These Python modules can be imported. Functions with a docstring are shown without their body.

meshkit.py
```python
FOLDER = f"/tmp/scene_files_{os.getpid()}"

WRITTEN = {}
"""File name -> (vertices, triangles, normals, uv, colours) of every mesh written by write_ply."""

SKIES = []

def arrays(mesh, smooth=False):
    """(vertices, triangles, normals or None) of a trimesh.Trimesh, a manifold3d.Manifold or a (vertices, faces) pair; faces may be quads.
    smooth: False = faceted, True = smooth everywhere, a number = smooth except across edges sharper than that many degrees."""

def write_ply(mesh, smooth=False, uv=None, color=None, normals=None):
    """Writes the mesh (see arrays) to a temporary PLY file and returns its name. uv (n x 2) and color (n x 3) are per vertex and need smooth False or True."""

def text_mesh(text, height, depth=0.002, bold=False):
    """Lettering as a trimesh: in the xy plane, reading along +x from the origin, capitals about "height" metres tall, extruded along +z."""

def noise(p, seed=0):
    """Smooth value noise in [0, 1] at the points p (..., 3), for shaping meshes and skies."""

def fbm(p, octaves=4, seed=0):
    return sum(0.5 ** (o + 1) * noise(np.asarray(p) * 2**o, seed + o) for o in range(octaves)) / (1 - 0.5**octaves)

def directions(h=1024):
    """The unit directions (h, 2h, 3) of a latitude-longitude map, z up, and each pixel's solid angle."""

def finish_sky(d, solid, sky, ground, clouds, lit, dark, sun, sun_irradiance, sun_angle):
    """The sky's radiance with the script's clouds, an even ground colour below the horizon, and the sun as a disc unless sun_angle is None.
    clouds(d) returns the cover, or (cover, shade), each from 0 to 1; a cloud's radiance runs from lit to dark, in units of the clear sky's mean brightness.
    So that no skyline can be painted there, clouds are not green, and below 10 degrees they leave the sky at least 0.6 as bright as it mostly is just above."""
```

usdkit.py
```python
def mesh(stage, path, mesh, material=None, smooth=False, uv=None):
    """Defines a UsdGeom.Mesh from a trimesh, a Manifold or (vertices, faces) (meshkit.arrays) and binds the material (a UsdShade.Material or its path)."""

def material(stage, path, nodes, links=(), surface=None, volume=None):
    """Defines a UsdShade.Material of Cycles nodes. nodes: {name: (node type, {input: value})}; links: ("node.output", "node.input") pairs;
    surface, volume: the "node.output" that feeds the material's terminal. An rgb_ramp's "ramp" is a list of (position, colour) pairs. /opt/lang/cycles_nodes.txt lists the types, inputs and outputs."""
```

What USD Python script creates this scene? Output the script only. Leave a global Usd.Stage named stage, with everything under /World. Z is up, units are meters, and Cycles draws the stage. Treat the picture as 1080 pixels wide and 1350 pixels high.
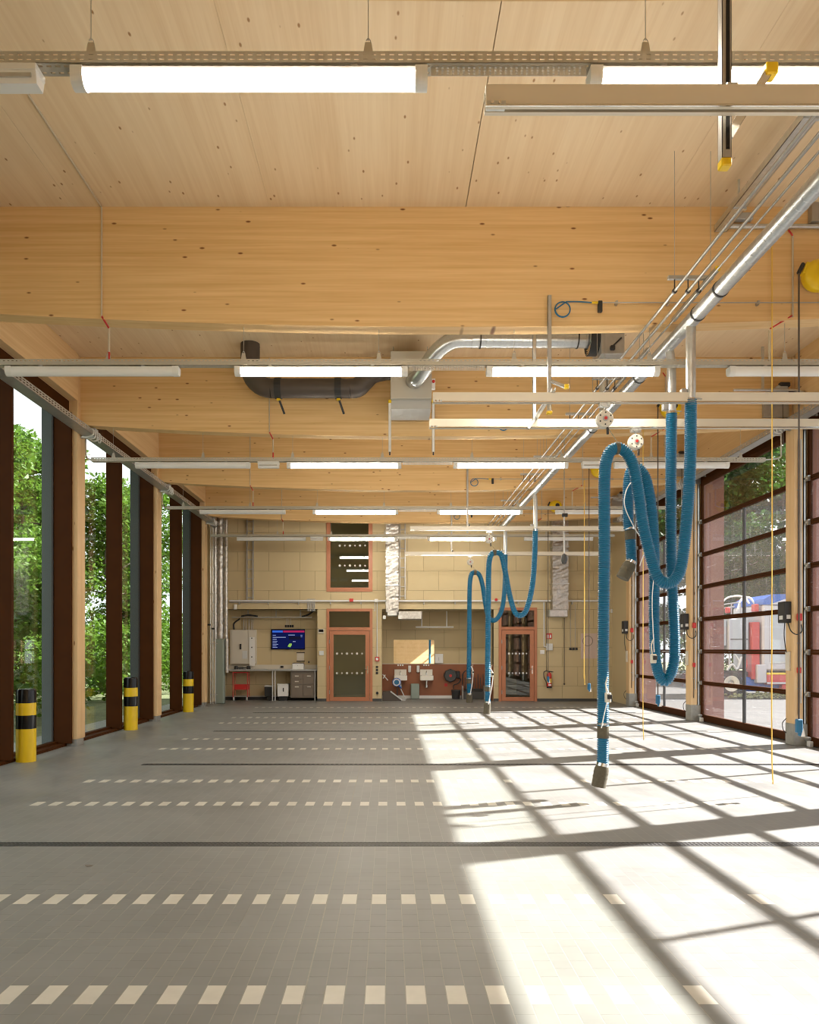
import math, random
import numpy as np
import trimesh
from shapely.geometry import Polygon, box as sbox, Point
from shapely.ops import unary_union
import usdkit
from meshkit import text_mesh
from pxr import Usd, UsdGeom, UsdLux, UsdShade, Sdf, Gf

stage = Usd.Stage.CreateInMemory()
UsdGeom.SetStageUpAxis(stage, 'Z')
UsdGeom.SetStageMetersPerUnit(stage, 1.0)
UsdGeom.Xform.Define(stage, '/World')

# ------------------------------------------------------------------ camera
F, CX, CY, EYE = 980.0, 513.0, 856.0, 1.7          # focal length and vanishing point in pixels of the 1080 x 1350 frame
cam = UsdGeom.Camera.Define(stage, '/World/camera')
AP = 36.0
cam.CreateHorizontalApertureAttr(AP)
cam.CreateVerticalApertureAttr(AP * 1350 / 1080)
cam.CreateFocalLengthAttr(F / 1080 * AP)
cam.CreateHorizontalApertureOffsetAttr((540 - CX) / 1080 * AP)
cam.CreateVerticalApertureOffsetAttr((CY - 675) / 1080 * AP)
cam.CreateClippingRangeAttr(Gf.Vec2f(0.05, 500))
cam.AddTranslateOp().Set(Gf.Vec3d(0, 0, EYE))
cam.AddRotateXOp().Set(90.0)
cam.CreateExposureAttr(0.75)

# ------------------------------------------------------------------ sky and sun
SUN_I, SKY_I, LAMP = 3.8, 0.40, 38.0
dome = UsdLux.DomeLight.Define(stage, '/World/sky')
dome.CreateIntensityAttr(SKY_I)
dome.CreateColorAttr(Gf.Vec3f(0.90, 0.96, 1.0))
sun = UsdLux.DistantLight.Define(stage, '/World/sun')
sun.CreateIntensityAttr(SUN_I)
sun.CreateAngleAttr(0.6)
UsdLux.LightAPI(sun).CreateNormalizeAttr(True)
sun.CreateColorAttr(Gf.Vec3f(1.0, 0.985, 0.945))
_d = np.array([-1.255, -0.465, -1.0]); _d /= np.linalg.norm(_d)      # the way the sunlight travels
sun.AddRotateZOp().Set(math.degrees(math.atan2(-_d[0], _d[1])))
sun.AddRotateXOp().Set(math.degrees(math.acos(-_d[2])))

# ------------------------------------------------------------------ helpers
def at(px, py, Y):
    """A pixel of the photograph, seen at depth Y, as a point of the hall."""
    return np.array([(px - CX) * Y / F, Y, EYE + (CY - py) * Y / F])

_names = {}
def numbered(parent, name):
    k = (parent, name)
    n = _names.get(k, 0); _names[k] = n + 1
    return name if n == 0 else f'{name}_{n:03d}'

def cat(parts):
    vs, fs, n = [], [], 0
    for v, f in parts:
        vs.append(v); fs.append(f + n); n += len(v)
    return np.vstack(vs), np.vstack(fs)

_BF = np.array([[0,2,1],[0,3,2],[4,5,6],[4,6,7],[0,1,5],[0,5,4],[1,2,6],[1,6,5],[2,3,7],[2,7,6],[3,0,4],[3,4,7]])
def box(x0, x1, y0, y1, z0, z1):
    v = np.array([[x0,y0,z0],[x1,y0,z0],[x1,y1,z0],[x0,y1,z0],[x0,y0,z1],[x1,y0,z1],[x1,y1,z1],[x0,y1,z1]], float)
    return v, _BF.copy()

def rbox(x0, x1, y0, y1, z0, z1, r=0.01):
    pts = []
    for sx in (0, 1):
        for sy in (0, 1):
            for sz in (0, 1):
                c = np.array([(x0, x1)[sx], (y0, y1)[sy], (z0, z1)[sz]], float)
                d = np.array([1 - 2*sx, 1 - 2*sy, 1 - 2*sz]) * r
                for k in range(3):
                    e = d.copy(); e[k] = 0; pts.append(c + e)
    h = trimesh.convex.convex_hull(np.array(pts))
    return np.array(h.vertices), np.array(h.faces)

def frames(P):
    P = np.asarray(P, float)
    T = np.gradient(P, axis=0); T /= np.maximum(np.linalg.norm(T, axis=1, keepdims=True), 1e-9)
    up = np.array([0, 0, 1.0]) if abs(T[0][2]) < 0.9 else np.array([1.0, 0, 0])
    u = np.cross(T[0], up); u /= np.linalg.norm(u)
    U = [u]
    for i in range(1, len(P)):
        u = U[-1] - T[i] * np.dot(U[-1], T[i]); u /= max(np.linalg.norm(u), 1e-9); U.append(u)
    U = np.array(U); return P, T, U, np.cross(T, U)

def tube(pts, r, n=10, caps=True):
    P, T, U, V = frames(pts)
    r = np.broadcast_to(np.asarray(r, float), (len(P),))
    a = np.arange(n) * 2 * np.pi / n
    ring = P[:, None] + r[:, None, None] * (np.cos(a)[None, :, None] * U[:, None] + np.sin(a)[None, :, None] * V[:, None])
    v = ring.reshape(-1, 3)
    i = np.arange(len(P) - 1)[:, None] * n; j = np.arange(n)[None]; k = (j + 1) % n
    q = np.stack([i + j, i + k, i + n + k, i + n + j], -1).reshape(-1, 4)
    f = np.vstack([q[:, [0, 1, 2]], q[:, [0, 2, 3]]])
    if caps:
        out = [(v, f)]
        for idx, flip in ((0, 1), (len(P) - 1, 0)):
            c = np.vstack([ring[idx], P[idx][None]])
            g = np.array([[m, (m + 1) % n, n] for m in range(n)])
            out.append((c, g[:, ::-1] if flip else g))
        return cat(out)
    return v, f

def bar(a, b, r, n=8):
    return tube([a, b], r, n)

def curve(pts, m=10):
    """Catmull-Rom through the points."""
    P = np.asarray(pts, float)
    Q = np.vstack([2*P[0]-P[1], P, 2*P[-1]-P[-2]])
    out = []
    for i in range(1, len(Q) - 2):
        t = np.linspace(0, 1, m, endpoint=False)[:, None]
        p0, p1, p2, p3 = Q[i-1], Q[i], Q[i+1], Q[i+2]
        out.append(0.5*((2*p1)+(-p0+p2)*t+(2*p0-5*p1+4*p2-p3)*t*t+(-p0+3*p1-3*p2+p3)*t**3))
    return np.vstack(out + [P[-1:]])

def resample(P, step):
    d = np.r_[0, np.cumsum(np.linalg.norm(np.diff(P, axis=0), axis=1))]
    n = max(2, int(d[-1] / step))
    s = np.linspace(0, d[-1], n)
    return np.stack([np.interp(s, d, P[:, k]) for k in range(3)], 1)

def lathe(prof, n=24, c=(0, 0, 0), axis='z'):
    """prof: (r, h) pairs; turned about the axis through c."""
    prof = np.asarray(prof, float); a = np.arange(n) * 2 * np.pi / n
    v = np.stack([prof[:, 0][:, None]*np.cos(a), prof[:, 0][:, None]*np.sin(a), np.broadcast_to(prof[:, 1][:, None], (len(prof), n))], -1).reshape(-1, 3)
    i = np.arange(len(prof)-1)[:, None]*n; j = np.arange(n)[None]; k = (j+1) % n
    q = np.stack([i+j, i+k, i+n+k, i+n+j], -1).reshape(-1, 4)
    f = np.vstack([q[:, [0,1,2]], q[:, [0,2,3]]])
    if axis == 'y': v = v[:, [0, 2, 1]] * [1, 1, 1]; f = f[:, ::-1]
    if axis == 'x': v = v[:, [2, 0, 1]]
    return v + np.asarray(c, float), f

def disc(c, r, t, axis='y', n=20):
    return lathe([(0, 0), (r, 0), (r, t), (0, t)], n, c, axis)

def prism(poly, d0, d1, axis='y'):
    """A shapely polygon (u, v) made solid between d0 and d1 along the axis: y -> (u, d, v); x -> (d, u, v); z -> (u, v, d)."""
    out = []
    for g in getattr(poly, 'geoms', [poly]):
        if g.is_empty or g.area < 1e-6: continue
        m = trimesh.creation.extrude_polygon(g, d1 - d0, engine='earcut')
        v = np.array(m.vertices); f = np.array(m.faces); v[:, 2] += d0
        if axis == 'y': v = v[:, [0, 2, 1]]; f = f[:, ::-1]
        if axis == 'x': v = v[:, [2, 0, 1]]
        out.append((v, f))
    return cat(out)

def rect_frame(x0, x1, z0, z1, w, d0, d1, axis='y'):
    return prism(sbox(x0, z0, x1, z1).difference(sbox(x0+w, z0+w, x1-w, z1-w)), d0, d1, axis)

def tag(prim, label=None, cat_=None, group=None, kind=None):
    for k, v in (('label', label), ('category', cat_), ('group', group), ('kind', kind)):
        if v: prim.SetCustomDataByKey(k, v)

ALL = {}
class Node:
    def __init__(s, prim, org): s.prim, s.path, s.org = prim, str(prim.GetPath()), np.asarray(org, float)
    def part(s, name, mesh, mat, smooth=False, label=None, kind=None):
        v, f = mesh
        m = usdkit.mesh(stage, s.path + '/' + numbered(s.path, name), (v - s.org, f), M[mat], smooth)
        tag(m.GetPrim(), label, None, None, kind)
        return Node(m.GetPrim(), s.org)

def thing(name, label, category, org=(0, 0, 0), group=None, kind=None):
    x = UsdGeom.Xform.Define(stage, '/World/' + numbered('/World', name))
    x.AddTranslateOp().Set(Gf.Vec3d(*map(float, org)))
    tag(x.GetPrim(), label, category, group, kind)
    return Node(x.GetPrim(), org)

def single(name, mesh, mat, label, category, smooth=False, group=None, kind=None):
    """A thing without parts: one mesh, its origin at its base."""
    v, f = mesh
    o = np.array([(v[:, 0].min()+v[:, 0].max())/2, (v[:, 1].min()+v[:, 1].max())/2, v[:, 2].min()])
    m = usdkit.mesh(stage, '/World/' + numbered('/World', name), (v - o, f), M[mat], smooth)
    UsdGeom.Xformable(m).AddTranslateOp().Set(Gf.Vec3d(*map(float, o)))
    tag(m.GetPrim(), label, category, group, kind)
    return Node(m.GetPrim(), o)

def setting(name, label=None):
    x = UsdGeom.Xform.Define(stage, '/World/' + numbered('/World', name))
    tag(x.GetPrim(), label, None, None, 'structure')
    return Node(x.GetPrim(), (0, 0, 0))

def dup(t, org, label, group=None, rotz=None):
    was = t.prim.GetCustomData()
    base = str(t.prim.GetName())
    if base[-4:-3] == '_' and base[-3:].isdigit(): base = base[:-4]
    x = UsdGeom.Xform.Define(stage, '/World/' + numbered('/World', base))
    x.GetPrim().GetReferences().AddInternalReference(t.prim.GetPath())
    x.GetPrim().SetInstanceable(True)
    x.ClearXformOpOrder()
    m = Gf.Matrix4d(1)
    if rotz is not None: m.SetRotate(Gf.Rotation(Gf.Vec3d(0, 0, 1), rotz))
    m.SetTranslateOnly(Gf.Vec3d(*map(float, org)))
    x.AddTransformOp(opSuffix='place').Set(m)
    tag(x.GetPrim(), label or was.get('label'), was.get('category'), group or was.get('group'), was.get('kind'))
    return Node(x.GetPrim(), org)

# ------------------------------------------------------------------ materials
M = {}
def mat(name, nodes, links, surface):
    M[name] = usdkit.material(stage, '/World/Looks/' + name, nodes, links, surface=surface)

def plain(name, col, rough=0.5, metal=0.0, var=0.0, scale=8.0, bump=0.0, **kw):
    n = {'p': ('principled_bsdf', {'base_color': col, 'roughness': rough, 'metallic': metal, **kw})}
    l = []
    if var or bump:
        n['g'] = ('geometry', {}); n['n'] = ('noise_texture', {'scale': scale, 'detail': 5.0, 'roughness': 0.6})
        l.append(('g.position', 'n.vector'))
    if var:
        c = np.array(col)
        n['r'] = ('rgb_ramp', {'ramp': [(0.25, tuple(c*(1-var))), (0.75, tuple(np.minimum(c*(1+var), 1)))]})
        l += [('n.fac', 'r.fac'), ('r.color', 'p.base_color')]
    if bump:
        n['b'] = ('bump', {'strength': bump, 'distance': 0.01}); l += [('n.fac', 'b.height'), ('b.normal', 'p.normal')]
    mat(name, n, l, 'p.BSDF')

def wood(name, light, dark, knot, stretch, lam, lam_axis, knot_scale, rough=0.55, knots=0.055, lamvar=0.14, few=0.35, streak=0.6):
    """Board-built softwood: a tone for each lamella, long streaks and scattered knots; stretch: noise scale for each axis."""
    n = {
        'g': ('geometry', {}),
        'sx': ('separate_xyz', {}),
        'dv': ('math', {'math_type': 'divide', 'value2': lam}),
        'fl': ('math', {'math_type': 'floor'}),
        'wn': ('white_noise_texture', {'dimensions': '1D'}),
        'mp': ('mapping', {'scale': stretch}),
        'no': ('noise_texture', {'scale': 1.0, 'detail': 4.0, 'roughness': 0.65, 'distortion': 0.3}),
        'mp2': ('mapping', {'scale': tuple(np.array(stretch) * 0.13)}),
        'no2': ('noise_texture', {'scale': 1.0, 'detail': 2.0}),
        'a1': ('math', {'math_type': 'multiply_add', 'value2': lamvar, 'value3': 0.10}),
        'a2': ('math', {'math_type': 'multiply_add', 'value2': streak}),
        'a3': ('math', {'math_type': 'multiply_add', 'value2': 0.45 + 0.55 - streak}),
        'r': ('rgb_ramp', {'ramp': [(0.36, light), (0.70, tuple((np.array(light)+np.array(dark))/2)), (1.0, dark)]}),
        'mk': ('mapping', {'scale': knot_scale}),
        'vo': ('voronoi_texture', {'scale': 1.0, 'randomness': 1.0}),
        'kr': ('map_range', {'from_min': knots, 'from_max': knots * 2.0, 'to_min': 1.0, 'to_max': 0.0, 'clamp': True}),
        'vs': ('separate_color', {}),
        'kg': ('math', {'math_type': 'greater_than', 'value2': few}),
        'km': ('math', {'math_type': 'multiply'}),
        'mx': ('mix', {'color2': knot}),
        'p': ('principled_bsdf', {'roughness': rough, 'specular_ior_level': 0.3}),
    }
    l = [('g.position', 'sx.vector'), (f'sx.{lam_axis}', 'dv.value1'), ('dv.value', 'fl.value1'), ('fl.value', 'wn.w'),
         ('g.position', 'mp.vector'), ('mp.vector', 'no.vector'), ('g.position', 'mp2.vector'), ('mp2.vector', 'no2.vector'),
         ('wn.value', 'a1.value1'), ('no.fac', 'a2.value1'), ('a1.value', 'a2.value3'), ('no2.fac', 'a3.value1'), ('a2.value', 'a3.value3'),
         ('a3.value', 'r.fac'), ('g.position', 'mk.vector'), ('mk.vector', 'vo.vector'), ('vo.distance', 'kr.value'), ('vo.color', 'vs.color'),
         ('vs.r', 'kg.value1'), ('kr.result', 'km.value1'), ('kg.value', 'km.value2'), ('km.value', 'mx.fac'), ('r.color', 'mx.color1'), ('mx.color', 'p.base_color')]
    mat(name, n, l, 'p.BSDF')

wood('ceiling_wood', (0.86, 0.70, 0.485), (0.68, 0.48, 0.275), (0.36, 0.19, 0.08), (22, 0.7, 22), 0.11, 'x', (7.5, 3.6, 0.01), knots=0.055, lamvar=0.10, few=0.15)
wood('beam_wood', (0.86, 0.61, 0.315), (0.62, 0.37, 0.14), (0.24, 0.10, 0.035), (0.55, 26, 26), 0.042, 'z', (3.2, 0.5, 8.0), knots=0.06, lamvar=0.10, few=0.3, streak=0.95)
wood('post_wood', (0.82, 0.59, 0.34), (0.62, 0.38, 0.17), (0.3, 0.14, 0.05), (14, 14, 0.7), 0.045, 'y', (8, 8, 2.2), knots=0.06)
wood('edge_wood', (0.84, 0.61, 0.34), (0.64, 0.39, 0.17), (0.28, 0.12, 0.05), (24, 0.6, 24), 0.042, 'z', (0.5, 3.0, 8.0))

def floor_mat(name, brick):
    n = {'g': ('geometry', {}), 's': ('separate_xyz', {}), 'c': ('combine_xyz', {}),
         'ax': ('math', {'math_type': 'add', 'value2': -3.56 + 20}), 'ay': ('math', {'math_type': 'add', 'value2': 0.118 + 20}),
         'no': ('noise_texture', {'scale': 0.9, 'detail': 6.0, 'roughness': 0.65}),
         'nf': ('noise_texture', {'scale': 45.0, 'detail': 3.0}),
         'p': ('principled_bsdf', {'specular_ior_level': 0.4})}
    l = [('g.position', 's.vector'), ('s.y', 'ax.value1'), ('s.x', 'ay.value1'), ('ax.value', 'c.x'), ('ay.value', 'c.y'),
         ('g.position', 'no.vector'), ('g.position', 'nf.vector')]
    n['b'] = ('brick_texture', {'scale': 1.0, 'brick_width': 0.2, 'row_height': 0.1, 'mortar_size': 0.0015, 'mortar_smooth': 0.1, 'bias': 0.0, 'offset': 0.5, 'offset_frequency': 2,
              'color1': (0.205, 0.203, 0.194), 'color2': (0.222, 0.219, 0.209), 'mortar': (0.30, 0.29, 0.26) if brick else (0.212, 0.21, 0.20)})
    n['r'] = ('rgb_ramp', {'ramp': [(0.3, (0.84, 0.84, 0.84)), (0.7, (1.06, 1.06, 1.06))]})
    n['m'] = ('mix', {'mix_type': 'multiply', 'fac': 1.0})
    n['mr'] = ('map_range', {'from_min': 0.3, 'from_max': 0.7, 'to_min': 0.36, 'to_max': 0.55})
    l += [('c.vector', 'b.vector'), ('no.fac', 'r.fac'), ('b.color', 'm.color1'), ('r.color', 'm.color2'), ('m.color', 'p.base_color'), ('no.fac', 'mr.value'), ('mr.result', 'p.roughness')]
    mat(name, n, l, 'p.BSDF')
floor_mat('floor_far', True)
floor_mat('floor_tile', False)
plain('grout', (0.30, 0.285, 0.25), 0.8, var=0.10, scale=30)
plain('white_tile', (0.55, 0.52, 0.455), 0.45, var=0.08, scale=6)
plain('drain_black', (0.02, 0.02, 0.022), 0.4)
plain('drain_grey', (0.055, 0.053, 0.05), 0.6)

plain('wall_panel', (0.58, 0.465, 0.275), 0.9, var=0.10, scale=60, bump=0.25)
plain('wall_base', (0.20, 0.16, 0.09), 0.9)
plain('wall_white', (0.62, 0.55, 0.42), 0.8)
plain('brown_metal', (0.055, 0.016, 0.002), 0.65, var=0.12, scale=3, specular_ior_level=0.10)
plain('brown_red', (0.20, 0.068, 0.045), 0.6, var=0.08, scale=2)
plain('copper', (0.46, 0.175, 0.085), 0.45, var=0.06, scale=5)
plain('terracotta', (0.30, 0.105, 0.045), 0.5, var=0.1, scale=2.5)
plain('galvanised', (0.62, 0.64, 0.64), 0.34, 0.85, var=0.12, scale=14)
plain('steel_dull', (0.45, 0.44, 0.42), 0.45, 0.7, var=0.1, scale=10)
plain('tray_steel', (0.50, 0.47, 0.40), 0.5, 0.35)
plain('pipe_steel', (0.30, 0.285, 0.26), 0.35, 0.6)
plain('chrome', (0.75, 0.75, 0.74), 0.15, 1.0)
plain('spiral', (0.52, 0.535, 0.54), 0.30, 0.9, var=0.1, scale=25)
plain('foil', (0.52, 0.50, 0.47), 0.38, 0.85, var=0.3, scale=14, bump=1.0)
plain('conduit_beige', (0.58, 0.50, 0.38), 0.5)
plain('rail_cream', (0.70, 0.64, 0.53), 0.35, 0.1)
plain('lamp_white', (0.74, 0.74, 0.72), 0.4)
plain('lamp_clear', (0.80, 0.80, 0.79), 0.25)
plain('hose_blue', (0.0, 0.135, 0.27), 0.30, specular_ior_level=0.5)
plain('hose_end', (0.10, 0.085, 0.055), 0.8, var=0.2, scale=40)
plain('black_rubber', (0.025, 0.024, 0.024), 0.6)
plain('black_gloss', (0.008, 0.008, 0.009), 0.18, specular_ior_level=0.3)
plain('yellow', (0.80, 0.54, 0.008), 0.35)
plain('cord_yellow', (0.85, 0.55, 0.10), 0.6)
plain('red', (0.55, 0.03, 0.025), 0.4)
plain('dark_brown', (0.075, 0.058, 0.048), 0.5)
plain('unit_grey', (0.50, 0.47, 0.41), 0.5)
plain('grey_plastic', (0.42, 0.42, 0.41), 0.5)
plain('pale_grey', (0.66, 0.66, 0.65), 0.45)
plain('white', (0.80, 0.79, 0.77), 0.4)
plain('green_grey', (0.26, 0.31, 0.27), 0.5)
plain('outside_grey', (0.085, 0.10, 0.095), 0.6)
plain('concrete', (0.32, 0.31, 0.28), 0.8, var=0.15, scale=9)
plain('asphalt', (0.055, 0.054, 0.052), 0.9, var=0.25, scale=4)
plain('soil', (0.16, 0.17, 0.08), 0.95, var=0.3, scale=3)
plain('bark', (0.10, 0.075, 0.055), 0.9, var=0.3, scale=12)
plain('cabinet_cream', (0.66, 0.61, 0.52), 0.45)
plain('drawer_taupe', (0.20, 0.16, 0.125), 0.5)
plain('dark_grey', (0.06, 0.06, 0.06), 0.5)
plain('ceramic', (0.80, 0.77, 0.70), 0.15)
plain('blue', (0.01, 0.13, 0.27), 0.4)
plain('truck_red', (0.50, 0.04, 0.035), 0.3)
plain('truck_white', (0.52, 0.50, 0.52), 0.35)
plain('truck_blue', (0.03, 0.11, 0.42), 0.35)
plain('truck_grey', (0.40, 0.42, 0.44), 0.4, 0.3)
plain('pink_film', (0.60, 0.47, 0.42), 0.4)
plain('paper', (0.75, 0.68, 0.58), 0.7)
plain('gauge_green', (0.05, 0.35, 0.12), 0.5)
plain('dirt_mark', (0.20, 0.17, 0.14), 0.8)
mat('mirror', {'p': ('principled_bsdf', {'base_color': (0.92, 0.92, 0.90), 'metallic': 1.0, 'roughness': 0.01})}, [], 'p.BSDF')
def emit(name, col, s):
    mat(name, {'e': ('emission', {'color': col, 'strength': s})}, [], 'e.emission')
emit('lamp_light', (1.0, 0.93, 0.80), LAMP)
emit('corridor_light', (1.0, 0.93, 0.78), 5.0)
emit('screen_navy', (0.006, 0.010, 0.075), 0.55)
emit('screen_red', (0.42, 0.02, 0.09), 0.55)
emit('screen_blue', (0.04, 0.14, 0.62), 0.55)
emit('screen_text', (0.35, 0.40, 0.62), 0.55)
emit('screen_green', (0.30, 0.55, 0.10), 0.55)
emit('screen_black', (0.005, 0.005, 0.015), 1.0)

def glass(name, tint, milk=0.0, mcol=(0.8, 0.8, 0.8), f0=0.02, f1=0.5, scratch=False):
    """A thin pane: clear, with a mirror reflection that grows towards grazing view; milk: a share of scattering from dust and scratches."""
    n = {'t': ('transparent_bsdf', {'color': tint}), 'gl': ('glossy_bsdf', {'color': (1, 1, 1), 'roughness': 0.0}), 'lw': ('layer_weight', {'blend': 0.5}),
         'pw': ('math', {'math_type': 'power', 'value2': 4.0}), 'f': ('math', {'math_type': 'multiply_add', 'value2': f1, 'value3': f0}), 'm': ('mix_closure', {})}
    l = [('lw.facing', 'pw.value1'), ('pw.value', 'f.value1'), ('f.value', 'm.fac'), ('t.BSDF', 'm.closure1'), ('gl.BSDF', 'm.closure2')]
    out = 'm.closure'
    if scratch:
        n['g'] = ('geometry', {}); n['mp'] = ('mapping', {'rotation': (0.9, 0.0, 0.0), 'scale': (1.0, 26.0, 1.5)}); n['mp2'] = ('mapping', {'rotation': (-0.7, 0.0, 0.0), 'scale': (1.0, 1.8, 30.0)})
        for q in ('', '2'):
            n['no'+q] = ('noise_texture', {'scale': 1.0, 'detail': 3.0, 'roughness': 0.7}); n['mr'+q] = ('map_range', {'from_min': 0.66, 'from_max': 0.74, 'to_min': 0.0, 'to_max': 0.12, 'clamp': True})
            l += [('g.position', f'mp{q}.vector'), (f'mp{q}.vector', f'no{q}.vector'), (f'no{q}.fac', f'mr{q}.value')]
        n['sm'] = ('math', {'math_type': 'add'}); n['sa'] = ('math', {'math_type': 'add', 'value2': milk})
        l += [('mr.result', 'sm.value1'), ('mr2.result', 'sm.value2'), ('sm.value', 'sa.value1'), ('sa.value', 'm2.fac')]
    if milk:
        n['d'] = ('diffuse_bsdf', {'color': mcol}); n['tl'] = ('translucent_bsdf', {'color': mcol}); n['dt'] = ('mix_closure', {'fac': 0.5}); n['m2'] = ('mix_closure', {'fac': milk})
        l += [('d.BSDF', 'dt.closure1'), ('tl.BSDF', 'dt.closure2'), ('m.closure', 'm2.closure1'), ('dt.closure', 'm2.closure2')]
        out = 'm2.closure'
    mat(name, n, l, out)
glass('window_glass', (0.92, 0.95, 0.93))
glass('door_glass', (0.985, 0.975, 0.975), milk=0.015, mcol=(0.9, 0.84, 0.85), f0=0.012, scratch=True)
glass('clear_glass', (0.95, 0.96, 0.93))
glass('inner_glass', (0.80, 0.83, 0.77), f0=0.06)

def leaf(name, c1, c2):
    n = {'o': ('geometry', {}), 'r': ('rgb_ramp', {'ramp': [(0.0, c1), (1.0, c2)]}),
         'd': ('principled_bsdf', {'roughness': 0.5, 'specular_ior_level': 0.3}), 't': ('translucent_bsdf', {}), 'm': ('mix_closure', {'fac': 0.45})}
    mat(name, n, [('o.random_per_island', 'r.fac'), ('r.color', 'd.base_color'), ('r.color', 't.color'), ('d.BSDF', 'm.closure1'), ('t.BSDF', 'm.closure2')], 'm.closure')
leaf('leaf_light', (0.10, 0.19, 0.02), (0.34, 0.43, 0.08))
leaf('leaf_dark', (0.035, 0.085, 0.015), (0.12, 0.19, 0.035))

exec_order = []
# ------------------------------------------------------------------ the hall: key dimensions
XL, XR = -5.86, 7.40                 # planes of the left glazing and of the right-hand doors
YF, YB = -1.00, 24.30                # front wall (behind the camera) and back wall
ZC = 6.88                            # underside of the ceiling
BAY = 4.5
PIER_FAR = [13.38 + BAY * k for k in range(-3, 3)]     # far faces of posts and piers
PW = 0.33
DRAINS = [6.48, 10.96, 15.42, 19.90]

# ---- floor
fl = setting('floor')
NEAR = 5.76
fl.part('slab', cat([box(XL-0.1, XR+0.1, NEAR, YB+1.7, -0.20, 0.0), box(XL-0.1, XR+0.1, YF-0.2, NEAR, -0.20, -0.004)]), 'floor_far')
fl.part('grout_bed', box(XL-0.1, XR+0.1, YF-0.2, NEAR, -0.006, -0.0005), 'grout')
def tilebox(x0, x1, y0, y1, top=0.0, g=0.0018):
    v, f = box(x0+g, x1-g, y0+0.0006, y1-0.0006, -0.012, top)
    v[4:, 0] += np.array([1, -1, -1, 1]) * 0.0006; v[4:, 1] += np.array([1, 1, -1, -1]) * 0.0004
    return v, f[2:]
X0T, Y0T = -0.118, 3.56
cells, whites = [], []
def col_of(i): return X0T + 0.1 * i
WHITE_ROWS_NEAR = (3.56, 4.96)
JX, JY = -0.418, 4.36                                       # movement joints
for i in range(-57, 76):
    x = col_of(i)
    if x < XL + 0.05 or x > XR - 0.05: continue
    w = i % 2 == 0
    off = 0.0 if w else 0.1
    for j in range(-30, 12):
        y = Y0T + 0.2 * j + off
        if y < YF or y > NEAR - 0.02: continue
        if w and j in (0, 7) and x > -4.0: whites.append((x, x + 0.1, y, y + 0.2)); continue
        cells.append((x, x + 0.1, y, min(y + 0.2, NEAR)))
def in_view(c):
    y = (c[2] + c[3]) / 2; x = (c[0] + c[1]) / 2
    if y < 3.42: return False
    return abs((x * F / y + CX) - 540) < 540
cells.sort(key=lambda c: (not in_view(c), c[2]))
for c in cells[:300]: fl.part('tile', tilebox(*c), 'floor_tile')
fl.part('tile_field', cat([tilebox(*c) for c in cells[300:]]), 'floor_tile', kind='stuff')
for c in whites: fl.part('white_tile', tilebox(*c), 'white_tile')
far_whites = []
for n_row, yc in enumerate([8.18, 9.59, 12.69, 14.08, 17.15, 18.52, 21.70]):
    row = []
    for i in range(-38, 66, 2):
        x = col_of(i)
        if x < -3.95 or x > 6.4: continue
        v, f = box(x+0.002, x+0.098, yc-0.1, yc+0.1, -0.01, 0.0012); row.append((v, f))
    if n_row < 2:
        for r in row: fl.part('white_tile', r, 'white_tile')
    else: far_whites += row
fl.part('white_tile_row', cat(far_whites), 'white_tile', kind='stuff')
fl.part('movement_joint', cat([box(JX-0.004, JX+0.004, YF, YB, -0.01, 0.0008), box(XL, XR, JY-0.004, JY+0.004, -0.01, 0.0008)]), 'grout')

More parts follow.
